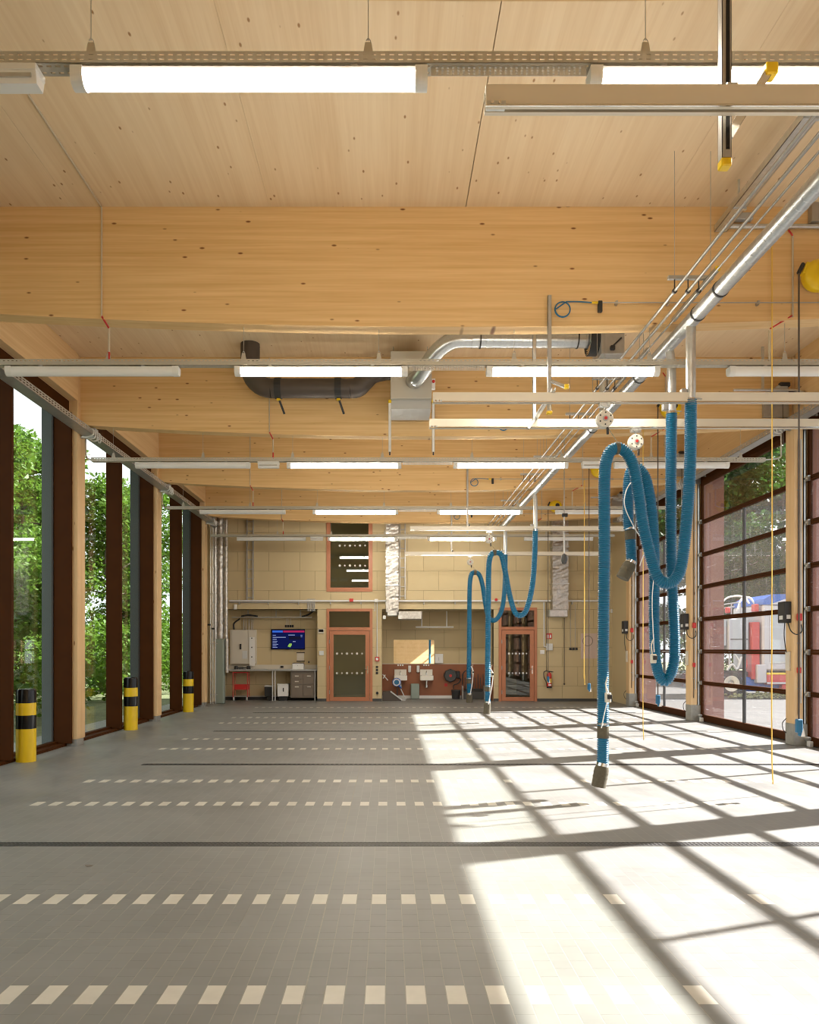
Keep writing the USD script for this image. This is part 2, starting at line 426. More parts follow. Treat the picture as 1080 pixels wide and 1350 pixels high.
# drain channels set into the floor: frame, dark trough, grating bars
for k, yd in enumerate(DRAINS):
    d = thing('drain_channel', ['dark grated drain channel across the floor, the one nearest the camera', 'dark grated drain channel, second from the camera, between the white tile rows',
                                'thin drain channel across the floor, third from the camera', 'thin drain channel across the floor closest to the back wall'][k], 'floor drain', (1.4, yd, 0))
    x0, x1 = -3.64, 6.6
    d.part('trough', box(x0, x1, yd-0.055, yd+0.055, -0.02, 0.0015), 'drain_black')
    d.part('frame', cat([box(x0, x1, yd-0.060, yd-0.053, -0.02, 0.004), box(x0, x1, yd+0.053, yd+0.060, -0.02, 0.004)]), 'drain_grey')
    st = 0.036 if k == 0 else 0.07
    xs = np.arange(x0 + 0.02, x1, st)
    d.part('grating', cat([box(x, x+st*0.42, yd-0.052, yd+0.052, -0.01, 0.0035) for x in xs] + [box(x0, x1, yd-0.006, yd+0.006, -0.01, 0.0038)]), 'drain_black' if k else 'drain_grey', kind='stuff')

# ---- ceiling of large timber panels with seams, roof above
ce = setting('ceiling')
edges = [-6.3, -3.70, -1.40, 0.90, 3.20, 5.50, 7.9]
for a, b in zip(edges[:-1], edges[1:]):
    ga, gb = (0.004 if a == 0.90 else 0.0012), (0.004 if b == 0.90 else 0.0012)
    ce.part('panel', box(a+ga, b-gb, YF-0.4, YB+0.2, ZC, ZC+0.18), 'ceiling_wood')
ro = setting('roof')
ro.part('slab', box(-7.4, 9.2, YF-1.2, YB+2.6, ZC+0.18, ZC+0.45), 'dark_grey')

# ---- roof beams
def beam_bottom(x): return 5.475 + 0.0052 * (x - 0.8) ** 2
BEAM_Y = [4.11, 8.70, 13.18, 17.66, 22.16]
BEAM_T = 0.22
for k, yb in enumerate([-0.30] + BEAM_Y):
    s = setting('roof_beam')
    xs = np.linspace(-5.47, 7.16, 40)
    poly = Polygon([(x, beam_bottom(x)) for x in xs] + [(7.16, ZC), (-5.47, ZC)])
    s.part('glulam', prism(poly, yb, yb + BEAM_T, 'y'), 'beam_wood')

# ---- left side: posts, edge beams, glazing
def lx(v): return v
for k, yf in enumerate(PIER_FAR):
    s = setting('column')
    s.part('post', rbox(-5.72, -5.47, yf-PW, yf, 0.12, ZC, 0.006), 'post_wood')
    s.part('base_shoe', box(-5.70, -5.49, yf-PW+0.02, yf-0.02, 0.0, 0.12), 'steel_dull')
    s.part('outer_fin', box(-6.16, -5.90, yf-0.20, yf-0.12, 0, 6.4), 'outside_grey')
ys = [YF] + [y for p in PIER_FAR for y in (p-PW, p)] + [YB]
for k in range(0, len(ys), 2):
    y0, y1 = ys[k], ys[k+1]
    s = setting('edge_beam')
    s.part('glulam', box(-5.62, -5.46, y0, y1, 6.06, ZC), 'edge_wood')
    s = setting('edge_beam')
    s.part('glulam', box(7.13, 7.30, y0, y1, 5.80, ZC), 'edge_wood')
nwin = 0
for k in range(2, len(ys) - 2, 2):
    y0, y1 = ys[k], ys[k+1]
    nwin += 1
    w = setting(f'window_{nwin}')
    w.part('head', box(-5.92, -5.62, y0-PW, y1, 5.85, 6.20), 'brown_metal')
    w.part('sill', cat([box(-5.92, -5.67, y0-PW, y1, 0.0, 0.05), box(-5.90, -5.80, y0-PW, y1, 0.05, 0.09)]), 'brown_metal')
    full = y1 - y0 > 3
    ym = (y0 + y1) / 2 + 0.06
    panes = [(y0, ym-0.03), (ym+0.03, y1)] if full else [(y0, y1)]
    if full:
        w.part('mullion', rbox(-5.90, -5.585, ym-0.035, ym+0.035, 0.05, 5.85, 0.004), 'brown_metal')
    for (a, b) in panes:
        w.part('pane', box(XL-0.008, XL+0.008, a, b, 0.09, 5.85), 'window_glass')
    # jamb boards beside the posts and the black gasket at the glass
    if full or k == 0:
        w.part('jamb', rbox(-5.90, -5.56, y1-0.055, y1-0.001, 0.05, 5.85, 0.003), 'brown_metal')
        w.part('gasket', box(-5.885, -5.865, y1-0.075, y1-0.055, 0.05, 5.85), 'black_rubber')
    if full or k > 0:
        w.part('jamb', rbox(-5.90, -5.56, y0+0.001, y0+0.03, 0.05, 5.85, 0.003), 'brown_metal')
wl = setting('wall_left')
for y0, y1 in ((ys[0]-0.2, ys[1]), (ys[-2], ys[-1]+0.3)):
    wl.part('end_bay', box(-5.95, -5.70, y0, y1, 0, 6.2), 'wall_panel')
wl.part('upper_strip', box(-6.05, -5.62, YF, YB, 6.20, ZC+0.1), 'brown_metal')
for yf in PIER_FAR:
    wl.part('backing', box(-5.90, -5.72, yf-PW, yf, 0.0, 5.85), 'brown_metal')

# ---- right side: piers, sectional doors
for k, yf in enumerate(PIER_FAR):
    s = setting('pier')
    s.part('post', rbox(7.14, 7.30, yf-PW+0.05, yf, 0.38, ZC, 0.006), 'post_wood')
    s.part('rear_post', rbox(7.302, 7.44, yf-PW+0.10, yf-0.01, 0.30, ZC, 0.006), 'post_wood')
    s.part('foot', rbox(7.135, 7.44, yf-PW+0.045, yf+0.005, 0.0, 0.385, 0.008), 'concrete')
    s.part('outer_cladding', box(7.44, 7.92, yf-PW+0.02, yf+0.02, 0.0, 6.6), 'brown_red')
RAILZ = [0.03, 0.91, 1.65, 2.41, 3.17, 3.93, 4.70, 5.60]
door_n = 0
def sectional(y0, y1):
    global door_n
    door_n += 1
    d = setting(f'door_{door_n}')
    ym = (y0 + y1) / 2
    X0, X1 = 7.375, 7.435
    d.part('bottom_rail', rbox(X0-0.01, X1+0.005, y0, y1, 0.02, 0.17, 0.004), 'brown_metal')
    d.part('bottom_seal', box(X0, X1, y0, y1, 0.0, 0.022), 'black_rubber')
    for z in RAILZ[1:-1]:
        r_ = d.part('rail', cat([rbox(X0, X1, y0, y1, z-0.045, z-0.002, 0.003), rbox(X0, X1, y0, y1, z+0.002, z+0.045, 0.003)]), 'brown_metal')
    d.part('top_rail', rbox(X0, X1, y0, y1, 5.56, 5.66, 0.004), 'brown_metal')
    for yy in (y0, y1-0.06):
        d.part('stile', box(X0+0.002, X1-0.002, yy, yy+0.06, 0.05, 5.62), 'brown_metal')
    zs = [0.17] + RAILZ[1:-1] + [5.56]
    for i in range(7):
        z0, z1 = zs[i] + (0.045 if i else 0), zs[i+1] - (0.045 if i < 6 else 0)
        if i < 6:
            d.part('mullion', box(X0+0.004, X1-0.004, ym-0.026, ym+0.026, z0, z1), 'dark_grey')
            d.part('pane', box(7.400, 7.410, y0+0.06, ym-0.026, z0, z1), 'door_glass')
            d.part('pane', box(7.400, 7.410, ym+0.026, y1-0.06, z0, z1), 'door_glass')
        else:
            d.part('pane', box(7.400, 7.410, y0+0.06, y1-0.06, z0, z1), 'clear_glass')
    for yy, sgn in ((y0, 1), (y1, -1)):
        for z in RAILZ[1:-1] + [0.12]:
            d.part('hinge', cat([box(7.335, 7.375, yy-0.01 if sgn > 0 else yy-0.09, yy+0.09 if sgn > 0 else yy+0.01, z-0.045, z+0.045), tube([(7.34, yy-0.06*sgn, z), (7.34, yy+0.03*sgn, z)], 0.022, 8)]), 'galvanised')
        t0 = yy - 0.07 if sgn > 0 else yy + 0.01
        d.part('track', cat([box(7.31, 7.36, t0, t0+0.012, 0.0, 5.7), box(7.31, 7.32, t0, t0+0.06, 0.0, 5.7), box(7.35, 7.36, t0, t0+0.06, 0.0, 5.7)]), 'galvanised')
        # the track bends over and runs back just under the beams
    d.part('spring_shaft', tube([(7.26, y0-0.05, 5.74), (7.26, y1+0.05, 5.74)], 0.016, 8), 'steel_dull')
    d.part('head', cat([box(7.375, 7.46, y0-0.3, y1+0.3, 5.662, 6.6), box(7.46, 7.92, y0-0.3, y1+0.3, 5.82, 6.6)]), 'brown_metal')
    d.part('bracket', cat([box(7.18, 7.36, y0+0.02, y0+0.05, 5.60, 5.80), box(7.18, 7.36, y1-0.05, y1-0.02, 5.60, 5.80)]), 'galvanised')
for a, b in zip(PIER_FAR[:-1], PIER_FAR[1:]):
    sectional(a + 0.005, b - PW + 0.045)
wr = setting('wall_right')
wr.part('end_bay', cat([box(7.30, 7.90, PIER_FAR[-1], YB+0.4, 0, 6.9), box(7.30, 7.90, YF-0.2, PIER_FAR[0]-PW+0.05, 0, 6.9)]), 'wall_panel')
wr.part('upper_strip', box(7.44, 7.92, YF, YB, 6.55, ZC+0.15), 'brown_metal')
wf = setting('wall_front')
wf.part('lining', box(-6.1, 7.9, YF-0.25, YF, -0.2, ZC), 'edge_wood')

# ------------------------------------------------------------------ back wall of large boards, with its niches, doors and window
SB = F / YB
def BX(px): return (px - CX) / SB
def BZ(py): return EYE + (CY - py) / SB
wb = setting('wall_back')
NL = (-5.60, BX(418.5), 0.0, BZ(803)); NLY = 25.15
NS = (BX(503.5), 3.42, 0.0, BZ(803.5)); NSY = 25.80
D1 = (BX(430.6), BX(491.2), 0.0, BZ(802.5))
D2 = (BX(657.5), BX(708), 0.0, BZ(801))
UW = (BX(430.6), BX(491.2), BZ(780), 6.35)
opens = [sbox(o[0], o[2], o[1], o[3]) for o in (NL, NS, D1, D2, UW)]
whole = sbox(XL-0.05, 0.0, 7.32, ZC).difference(unary_union(opens))
wb.part('backing', prism(whole, YB+0.02, YB+0.30, 'y'), 'wall_base')
ROWZ = [0.0, 0.505, 1.13, 1.755, 2.38, 3.005, 3.63, 4.255, 4.88, 5.505, 6.13, ZC]
def panels(region, d0, d1, rows=ROWZ, px=1.01, shift=-3.93, name='panel', node=wb, m='wall_panel'):
    x0, _, x1, _ = region.bounds
    for r in range(len(rows) - 1):
        o = shift + (0.505 if r % 2 == 0 else 0.0)
        k0, k1 = math.floor((x0 - o) / px), math.ceil((x1 - o) / px)
        for k in range(k0, k1):
            c = sbox(o + k*px + 0.004, rows[r] + 0.004, o + (k+1)*px - 0.004, rows[r+1] - 0.004).intersection(region)
            for g in getattr(c, 'geoms', [c]):
                if g.area > 0.004: node.part(name, prism(g, d0, d1, 'y'), m)
panels(whole, YB, YB + 0.022)
# niche linings: back board, cheeks, soffit
for (a, b, z0, z1), yy, tag_ in ((NL, NLY, 'w'), (NS, NSY, 's')):
    wb.part('niche_cheek', cat([box(a-0.25, a, YB+0.02, yy+0.2, 0, z1+0.2)]), 'wall_panel')
    wb.part('niche_cheek', cat([box(b, b+0.25, YB+0.02, yy+0.2, 0, z1+0.2)]), 'wall_panel')
    wb.part('niche_soffit', box(a, b, YB+0.02, yy+0.2, z1, z1+0.2), 'wall_panel')
panels(sbox(NL[0], 0, NL[1], NL[3]), NLY, NLY+0.022, name='niche_panel', shift=-4.5)
wb.part('niche_backing', box(NL[0]-0.2, NL[1]+0.2, NLY+0.02, NLY+0.2, 0, 3.3), 'wall_base')
ZW = EYE + (CY - 875.5) * NSY / F
panels(sbox(NS[0], ZW, NS[1], NS[3]), NSY, NSY+0.022, name='niche_panel', rows=[ZW, 1.755, 2.38, NS[3]], shift=-0.1)
wb.part('wainscot', cat([box(NS[0], NS[1], NSY-0.012, NSY+0.02, 0.10, ZW)]), 'terracotta')
wb.part('wainscot', box(NS[1]-0.012, NS[1], YB+0.03, NSY-0.012, 0.0, ZW), 'terracotta')
wb.part('wainscot_cap', box(NS[0], NS[1]-0.012, NSY-0.018, NSY+0.02, ZW, ZW+0.02), 'cabinet_cream')
wb.part('niche_skirting', box(NS[0], NS[1]-0.012, NSY-0.03, NSY+0.02, 0.0, 0.10), 'white')
wb.part('niche_backing', box(NS[0]-0.2, NS[1]+0.2, NSY+0.02, NSY+0.2, 0, 3.3), 'wall_base')
bb = setting('baseboard_back')
for a, b in ((NL[1], D1[0]), (D1[1], NS[0]), (NS[1], D2[0]), (D2[1], 7.30)):
    bb.part('strip', box(a, b, YB-0.012, YB, 0, 0.09), 'dark_grey')

# room and corridor seen dimly through the inner doors and the upper window
rm = setting('wall_inner')
rm.part('corridor', cat([box(-3.2, 7.8, YB+0.25, YB+4.2, ZC, ZC+0.1), box(-3.0, 5.2, YB+4.0, YB+4.1, 0, ZC), box(-3.1, -3.0, YB+1.6, YB+4.1, 0, ZC), box(5.2, 5.3, YB+1.6, YB+4.1, 0, ZC),
                         box(-3.0, 5.2, YB+0.3, YB+4.1, 3.25, 3.40), box(-3.0, 5.2, YB+1.7, YB+4.1, -0.2, 0.0)]), 'wall_white')
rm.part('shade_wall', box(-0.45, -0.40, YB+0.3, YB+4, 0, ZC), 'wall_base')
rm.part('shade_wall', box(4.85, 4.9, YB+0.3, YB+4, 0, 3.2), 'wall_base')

t = thing('corridor_lamp', 'dim ceiling lamp in the corridor behind the left copper door', 'lamp', (-1.3, YB+2.2, 3.2))
t.part('diffuser', box(-1.9, -0.9, YB+2.1, YB+2.25, 3.215, 3.225), 'corridor_light')
t.part('housing', box(-1.92, -0.88, YB+2.08, YB+2.27, 3.225, 3.25), 'lamp_white')
def inner_door(o, split, leaf_in):
    global door_n
    door_n += 1
    d = setting(f'door_{door_n}')
    x0, x1, z0, z1 = o
    zs = BZ(split)
    y0, y1 = YB - 0.03, YB + 0.09
    d.part('frame', prism(sbox(x0, 0, x1, z1).difference(unary_union([sbox(x0+0.09, zs+0.05, x1-0.09, z1-0.09), sbox(x0+0.09, -0.1, x1-0.09, zs-0.05)])), y0, y1), 'copper')
    d.part('transom_pane', box(x0+0.09, x1-0.09, YB+0.02, YB+0.03, zs+0.05, z1-0.09), 'inner_glass')
    lf = d.part('leaf', rect_frame(x0+0.10, x1-0.10, 0.01, zs-0.06, 0.13, YB-0.02, YB+0.05), 'copper')
    d.part('pane', box(x0+0.23, x1-0.23, YB+0.01, YB+0.02, 0.14, zs-0.19), 'inner_glass')
    dots = []
    for zz in (1.56, 0.92):
        for i in range(6):
            xx = x0 + 0.34 + i * (x1 - x0 - 0.68) / 5
            dots.append(disc((xx, YB+0.003, zz), 0.035 if i % 2 == 0 else 0.025, 0.004, 'y', 12))
    d.part('safety_dot', cat(dots), 'pale_grey', kind='stuff')
    hx = x1 - 0.16
    h = d.part('handle', cat([tube([(hx, YB-0.02, 1.05), (hx, YB-0.08, 1.05), (hx-0.12, YB-0.08, 1.05)], 0.012, 8), box(hx-0.02, hx+0.02, YB-0.028, YB-0.02, 0.90, 1.16)]), 'chrome')
    for zz in (0.3, 1.1, 1.95):
        d.part('hinge', tube([(x0+0.10, YB-0.035, zz-0.06), (x0+0.10, YB-0.035, zz+0.06)], 0.014, 8), 'steel_dull')
inner_door(D1, 829, 0)
inner_door(D2, 828.5, 0)
w = setting(f'window_{nwin+1}')
w.part('frame', rect_frame(UW[0], UW[1], UW[2], UW[3], 0.13, YB-0.03, YB+0.12), 'copper')
w.part('pane', box(UW[0]+0.13, UW[1]-0.13, YB+0.02, YB+0.03, UW[2]+0.13, UW[3]-0.13), 'inner_glass')
dots = []
for zz in (BZ(719.2), BZ(745.6)):
    for i in range(6):
        dots.append(disc((BX(448 + i*6.7), YB+0.012, zz), 0.036 if i % 2 == 0 else 0.026, 0.004, 'y', 12))
w.part('safety_dot', cat(dots), 'pale_grey', kind='stuff')

# ------------------------------------------------------------------ trunking rows, lamps and their hangers
LROW = [4.29, 8.79, 13.27, 17.77, 22.12]
ORD = ['in the row nearest the camera', 'in the second row from the camera', 'in the third row from the camera', 'in the fourth row from the camera', 'in the row nearest the back wall']
ZT0, ZT1 = 5.045, 5.112
def holes(x0, x1, z0, z1, pitch, ln, ht, rows):
    hs = []
    for zr in rows:
        for x in np.arange(x0 + pitch, x1 - pitch, pitch): hs.append(sbox(x, zr-ht/2, x+ln, zr+ht/2))
    return Polygon([(x0, z0), (x1, z0), (x1, z1), (x0, z1)], [list(h.exterior.coords)[:-1] for h in hs])
TX0, TX1 = -5.30, 6.70
def make_tray():
    t = thing('trunking', 'x', 'cable trunking', (0.7, 0, 0), 'trunking rows carrying the lamps')
    for a in (-0.05, 0.048):
        t.part('side_wall', prism(holes(TX0, TX1, ZT0, ZT1, 0.0505, 0.026, 0.0075, (ZT0+0.020, ZT0+0.047)), a, a+0.002), 'tray_steel')
    bpoly = holes(TX0, TX1, -0.05, 0.05, 0.0505, 0.03, 0.012, (-0.025, 0.025))
    t.part('bottom', prism(bpoly, ZT0, ZT0+0.002, 'z'), 'tray_steel')
    for x in [-1.72 + 1.6*k for k in range(-2, 6)]:
        br = t.part('hanger_bracket', prism(Polygon([(x-0.045, ZT1-0.02), (x+0.045, ZT1-0.02), (x+0.028, ZT1+0.03), (x+0.018, ZT1+0.09), (x-0.018, ZT1+0.09), (x-0.028, ZT1+0.03)]), -0.004, 0.004), 'tray_steel')
        br.part('hook', cat([tube(curve([(x, 0, ZT1+0.075), (x+0.014, 0, ZT1+0.095), (x, 0, ZT1+0.112), (x-0.012, 0, ZT1+0.10)]), 0.003, 6)]), 'steel_dull')
        t.part('hanger_wire', bar((x, 0, ZT1+0.10), (x, 0, beam_bottom(x)+0.01 if abs(x) < 7 else 5.6), 0.0028, 6), 'steel_dull')
    t.part('lower_strip', prism(holes(0.24, 1.13, ZT0-0.060, ZT0-0.002, 0.0303, 0.012, 0.008, (ZT0-0.048, ZT0-0.031, ZT0-0.014)), -0.03, -0.028), 'galvanised')
    return t
tray0 = make_tray()
def tray_label(k): return 'perforated steel cable trunking on wire hangers, ' + ORD[k]
tray0.prim.GetAttribute('xformOp:translate').Set(Gf.Vec3d(0.7, LROW[0], 0)); tag(tray0.prim, tray_label(0))
for k in range(1, 5): dup(tray0, (0.7, LROW[k], 0), tray_label(k))

def lamp_section(w=0.055, z0=4.928, z1=5.03):
    a = np.linspace(math.pi*1.02, math.pi*1.98, 15)
    return [(w*math.cos(t), z0 + 0.055 + 0.055*math.sin(t)) for t in a]
def make_lamp(diffuser, name='linear_lamp'):
    t = thing(name, 'x', 'lamp', (0, 0, 0))
    L = 1.02
    sec = Polygon(lamp_section() + [(0.055, 5.002), (-0.055, 5.002)])
    t.part('diffuser', prism(sec, -L+0.07, L-0.07, 'x'), diffuser, smooth=35)
    t.part('housing', cat([box(-L+0.02, L-0.02, -0.05, 0.05, 5.0025, 5.028)]), 'lamp_white')
    cap = Polygon([(a*1.06, (b-4.98)*1.05+4.98) for a, b in lamp_section()] + [(0.058, 5.03), (-0.058, 5.03)])
    for s in (-1, 1):
        x0 = -L if s < 0 else L - 0.07
        t.part('end_cap', prism(cap, x0, x0+0.07, 'x'), 'lamp_white')
    for x in (-0.6, 0.6):
        t.part('clip', box(x-0.02, x+0.02, -0.045, 0.045, 5.027, 5.047), 'steel_dull')
    return t
XLIT = (-0.80, 2.17)
lit0 = None
for k, y in enumerate(LROW):
    for i, x in enumerate(XLIT):
        lab = ('glowing linear lamp left of centre, ' if i == 0 else 'glowing linear lamp right of centre, ') + ORD[k]
        if lit0 is None:
            lit0 = make_lamp('lamp_light'); lit0.prim.GetAttribute('xformOp:translate').Set(Gf.Vec3d(x, y, 0)); tag(lit0.prim, lab, None, 'lit lamps')
        else: dup(lit0, (x, y, 0), lab)
off0 = None
for k, y in enumerate(LROW):
    for i, x in enumerate(((-3.50, 5.05), (-3.50, 5.03), (-3.50, 5.04), (-3.50, 5.0), (-3.50, 5.04))[k]):
        if k == 0: continue
        lab = ('unlit white linear lamp at the glazed left end, ' if i == 0 else 'unlit white linear lamp at the door end, ') + ORD[k]
        if off0 is None:
            off0 = make_lamp('lamp_clear', 'unlit_linear_lamp'); off0.prim.GetAttribute('xformOp:translate').Set(Gf.Vec3d(x, y, 0)); tag(off0.prim, lab, None, 'unlit lamps')
        else: dup(off0, (x, y, 0), lab)
# small emergency lamps: a clear box under a white base
def make_em():
    t = thing('emergency_lamp', 'x', 'lamp', (0, 0, 0), 'emergency lamps on the trunking')
    t.part('base', rbox(-0.19, 0.19, -0.06, 0.06, 5.0, 5.044, 0.006), 'lamp_white')
    t.part('cover', prism(Polygon([(-0.055, 5.0), (0.055, 5.0), (0.04, 4.935), (-0.04, 4.935)]), -0.185, 0.185, 'x'), 'lamp_clear')
    t.part('strip', box(-0.16, 0.16, -0.058, -0.0495, 4.962, 4.985), 'galvanised')
    return t
em0 = None
for k, x in ((0, -2.20), (2, -2.15), (2, 3.63), (4, -2.15)):
    lab = 'short white emergency lamp box ' + ('beside the right lamp ' if x > 0 else 'beside the left lamp ') + ORD[k]
    if em0 is None:
        em0 = make_em(); em0.prim.GetAttribute('xformOp:translate').Set(Gf.Vec3d(x, LROW[k], 0)); tag(em0.prim, lab)
    else: dup(em0, (x, LROW[k], 0), lab)

# ------------------------------------------------------------------ hose rails with their strut hangers
RAILS = [(3.79, 0.49, 6.3), (8.29, 0.49, 6.35), (9.24, 0.50, 6.4), (17.26, 0.49, 5.45), (21.80, 0.47, 6.40)]
RL = ['cream aluminium hose rail with end cap, nearest the camera under the lamp row', 'cream hose rail carrying the balancer of the front blue hose', 'cream hose rail just behind, carrying the balancer of the nozzle-up hose',
      'thin cream hose rail carrying the nearer of the two far hoses', 'thin cream hose rail carrying the farthest blue hose']
ZR = 4.50
for (y, x0, x1), lab in zip(RAILS, RL):
    t = thing('hose_rail', lab, 'hose rail', (x0, y, ZR-0.05), 'hose rails')
    prof = Polygon([(y-0.035, ZR-0.055), (y-0.010, ZR-0.055), (y-0.010, ZR-0.045), (y-0.026, ZR-0.040), (y-0.026, ZR+0.045), (y+0.026, ZR+0.045), (y+0.026, ZR-0.040), (y+0.010, ZR-0.045), (y+0.010, ZR-0.055), (y+0.035, ZR-0.055),
                    (y+0.035, ZR+0.055), (y-0.035, ZR+0.055)])
    t.part('profile', prism(prof, x0, x1, 'x'), 'rail_cream')
    t.part('lip', cat([box(x0+0.10, x1, y-0.038, y-0.034, ZR-0.050, ZR-0.044), box(x0, x1, y-0.040, y-0.034, ZR-0.0575, ZR-0.052)]), 'chrome')
    e = t.part('end_stop', box(x0+0.005, x0+0.10, y-0.038, y+0.038, ZR-0.052, ZR-0.03), 'galvanised')
    e.part('bolt', cat([disc((x0+0.03, y-0.046, ZR-0.041), 0.008, 0.008, 'y', 8), disc((x0+0.07, y-0.046, ZR-0.041), 0.008, 0.008, 'y', 8)]), 'chrome')

def channel(a, b, w=0.041, axis='y'):
    """A slotted C-channel strut between a and b (vertical or sloped), open to -y."""
    a, b = np.asarray(a, float), np.asarray(b, float)
    d = b - a; L = np.linalg.norm(d); d /= L
    side = np.cross(d, [0, 1, 0]) if abs(d[1]) < 0.9 else np.array([1.0, 0, 0]); side /= np.linalg.norm(side)
    n = np.cross(side, d)
    def plank(u0, u1, v0, v1):
        v = np.array([[u0, v0, 0], [u1, v0, 0], [u1, v1, 0], [u0, v1, 0], [u0, v0, L], [u1, v0, L], [u1, v1, L], [u0, v1, L]])
        f = _BF.copy()
        w3 = a + v[:, :1]*side + v[:, 1:2]*n + v[:, 2:]*d
        return w3, (f if np.dot(np.cross(side, n), d) > 0 else f[:, ::-1])
    h = w / 2
    return cat([plank(-h, h, -h, -h+0.003), plank(-h, -h+0.003, -h, h), plank(h-0.003, h, -h, h), plank(-h, -h+0.010, h-0.003, h), plank(h-0.010, h, h-0.003, h)])
# one support near the camera, one for the pair of rails, two far ones
t = thing('strut_support', 'slotted steel strut with yellow end caps and diagonal brace, nearest the camera', 'support', (1.72, 3.85, 4.25), 'strut supports of the hose rails')
t.part('post', channel((1.757, 3.89, 4.26), (1.757, 3.89, 6.0), 0.05), 'steel_dull')
t.part('inner_slot', box(1.752, 1.772, 3.862, 3.866, 4.30, 5.99), 'black_gloss')
t.part('end_cap', rbox(1.73, 1.785, 3.862, 3.918, 4.215, 4.26, 0.006), 'yellow')
t.part('brace', channel((1.775, 3.90, 4.38), (2.03, 4.0, 4.79), 0.045), 'chrome')
t.part('brace_cap', rbox(2.015, 2.08, 3.965, 4.035, 4.775, 4.84, 0.006), 'yellow')
t.part('head_arm', channel((1.757, 3.89, 6.0), (1.757, 4.10, 6.0)), 'steel_dull')
t.part('bracket', box(1.73, 1.785, 3.80, 3.865, 4.556, 4.60), 'galvanised')
t = thing('strut_support', 'slotted steel strut fixed to the large beam, holding two cream rails', 'support', (1.84, 8.5, 4.33), 'strut supports of the hose rails')
t.part('post', channel((1.86, 8.62, 4.46), (1.86, 8.62, 5.80)), 'steel_dull')
t.part('post', channel((1.79, 9.16, 4.52), (1.79, 9.16, ZC)), 'galvanised')
t.part('arm', channel((1.82, 8.20, 4.57), (1.82, 9.28, 4.57)), 'galvanised')
t.part('brace', channel((1.88, 8.60, 4.80), (2.0, 8.40, 4.66), 0.03), 'galvanised')
t.part('brace', channel((1.70, 9.10, 4.40), (1.79, 9.16, 4.52), 0.03), 'steel_dull')
t.part('end_cap', rbox(1.98, 2.03, 8.37, 8.42, 4.64, 4.69, 0.006), 'yellow')
t.part('end_cap', rbox(1.83, 1.89, 8.59, 8.65, 4.425, 4.46, 0.006), 'yellow')
for y, yb, lab in ((17.30, 17.66, 'thin dark strut above the far rail, third support from the camera'), (21.82, 22.16, 'thin dark strut support closest to the back wall')):
    t = thing('strut_support', lab, 'support', (1.84, y, 4.3), 'strut supports of the hose rails')
    t.part('post', channel((1.86, yb-0.03, 4.45), (1.86, yb-0.03, 6.0)), 'steel_dull')
    t.part('arm', channel((1.86, yb-0.05, 4.58), (1.86, y-0.04, 4.58)), 'steel_dull')

# ------------------------------------------------------------------ long extract duct with its drop pipes
XD, ZD, RD = 3.37, 5.36, 0.078
t = thing('spiral_duct', 'long silver spiral extract duct running the length of the hall', 'duct', (XD, 3, ZD))
t.part('duct', tube([(XD, y, ZD) for y in np.linspace(YF, 22.6, 60)], RD, 24), 'spiral', smooth=40)
hel = []
for y in np.arange(3.2, 22.6, 0.12):
    hel.append(lathe([(RD, -0.003), (RD+0.002, 0), (RD, 0.003)], 20, (XD, y, ZD), 'y'))
t.part('seam', cat(hel), 'spiral', kind='stuff')
for y in (7.55, 8.1, 10.0, 11.9, 12.3, 15.15, 16.2, 18.9, 20.6):
    c = t.part('clamp_ring', lathe([(RD, -0.012), (RD+0.007, -0.012), (RD+0.007, 0.012), (RD, 0.012)], 24, (XD, y, ZD), 'y'), 'black_rubber' if y < 13 else 'steel_dull')
    if y > 8.6: c.part('rod', bar((XD, y, ZD+RD), (XD, y, ZC if min(abs(y - b - 0.1) for b in BEAM_Y) > 0.15 else 5.6), 0.004, 6), 'steel_dull')
DROPS = [(8.29, 911, 532, 0.052), (8.98, 885.5, 548, 0.052), (17.26, 706, 700, 0.05), (21.80, 666.5, 732, 0.05)]
for y, px, py, r in DROPS:
    p = at(px, py, y)
    d = t.part('drop_pipe', tube([(XD+(p[0]-XD)*0.3, y, ZD), (p[0], y, ZD-0.22), (p[0], y, p[2]-0.03)], r, 20), 'galvanised', smooth=40)
    d.part('collar', lathe([(r, -0.02), (r+0.008, -0.02), (r+0.008, 0.03), (r, 0.03)], 20, (p[0], y, p[2]+0.02)), 'chrome')
    d.part('flap_motor', cat([rbox(p[0]-r-0.06, p[0]-r, y-0.03, y+0.03, p[2]+0.06, p[2]+0.16, 0.005), tube([(p[0]-r, y-r, p[2]+0.05), (p[0]+r+0.05, y-r, p[2]+0.035)], 0.006, 6)]), 'steel_dull')

# steel supply pipes hung beside it, with their cross bars
for k, (x, lab) in enumerate(((2.97, 'thin steel supply pipe furthest left of the three beside the spiral duct'), (3.11, 'middle one of the three thin steel pipes beside the spiral duct'), (3.22, 'thin steel supply pipe closest to the spiral duct'))):
    t = thing('supply_pipe', lab, 'pipe', (x, 3, 5.40), 'steel supply pipes')
    t.part('pipe', tube([(x, YF, 5.425), (x, 22.3, 5.425)], (0.0155, 0.0155, 0.010)[k], 10), 'pipe_steel', smooth=40)
    for y in (4.9, 7.73, 10.6, 12.2, 14.9, 16.4, 19.3, 20.9):
        c = t.part('pipe_clamp', cat([lathe([(0.016, -0.012), (0.026, -0.012), (0.026, 0.012), (0.016, 0.012)], 14, (x, y, 5.425), 'y'), bar((x, y, 5.44), (x, y, 5.545), 0.006, 6)]), 'black_rubber')
SBAR = ['nearest the camera', 'in front of the large beam', 'just behind the large beam', 'in front of the second beam', 'behind the second beam', 'in front of the third beam', 'behind the third beam', 'in front of the last beam']
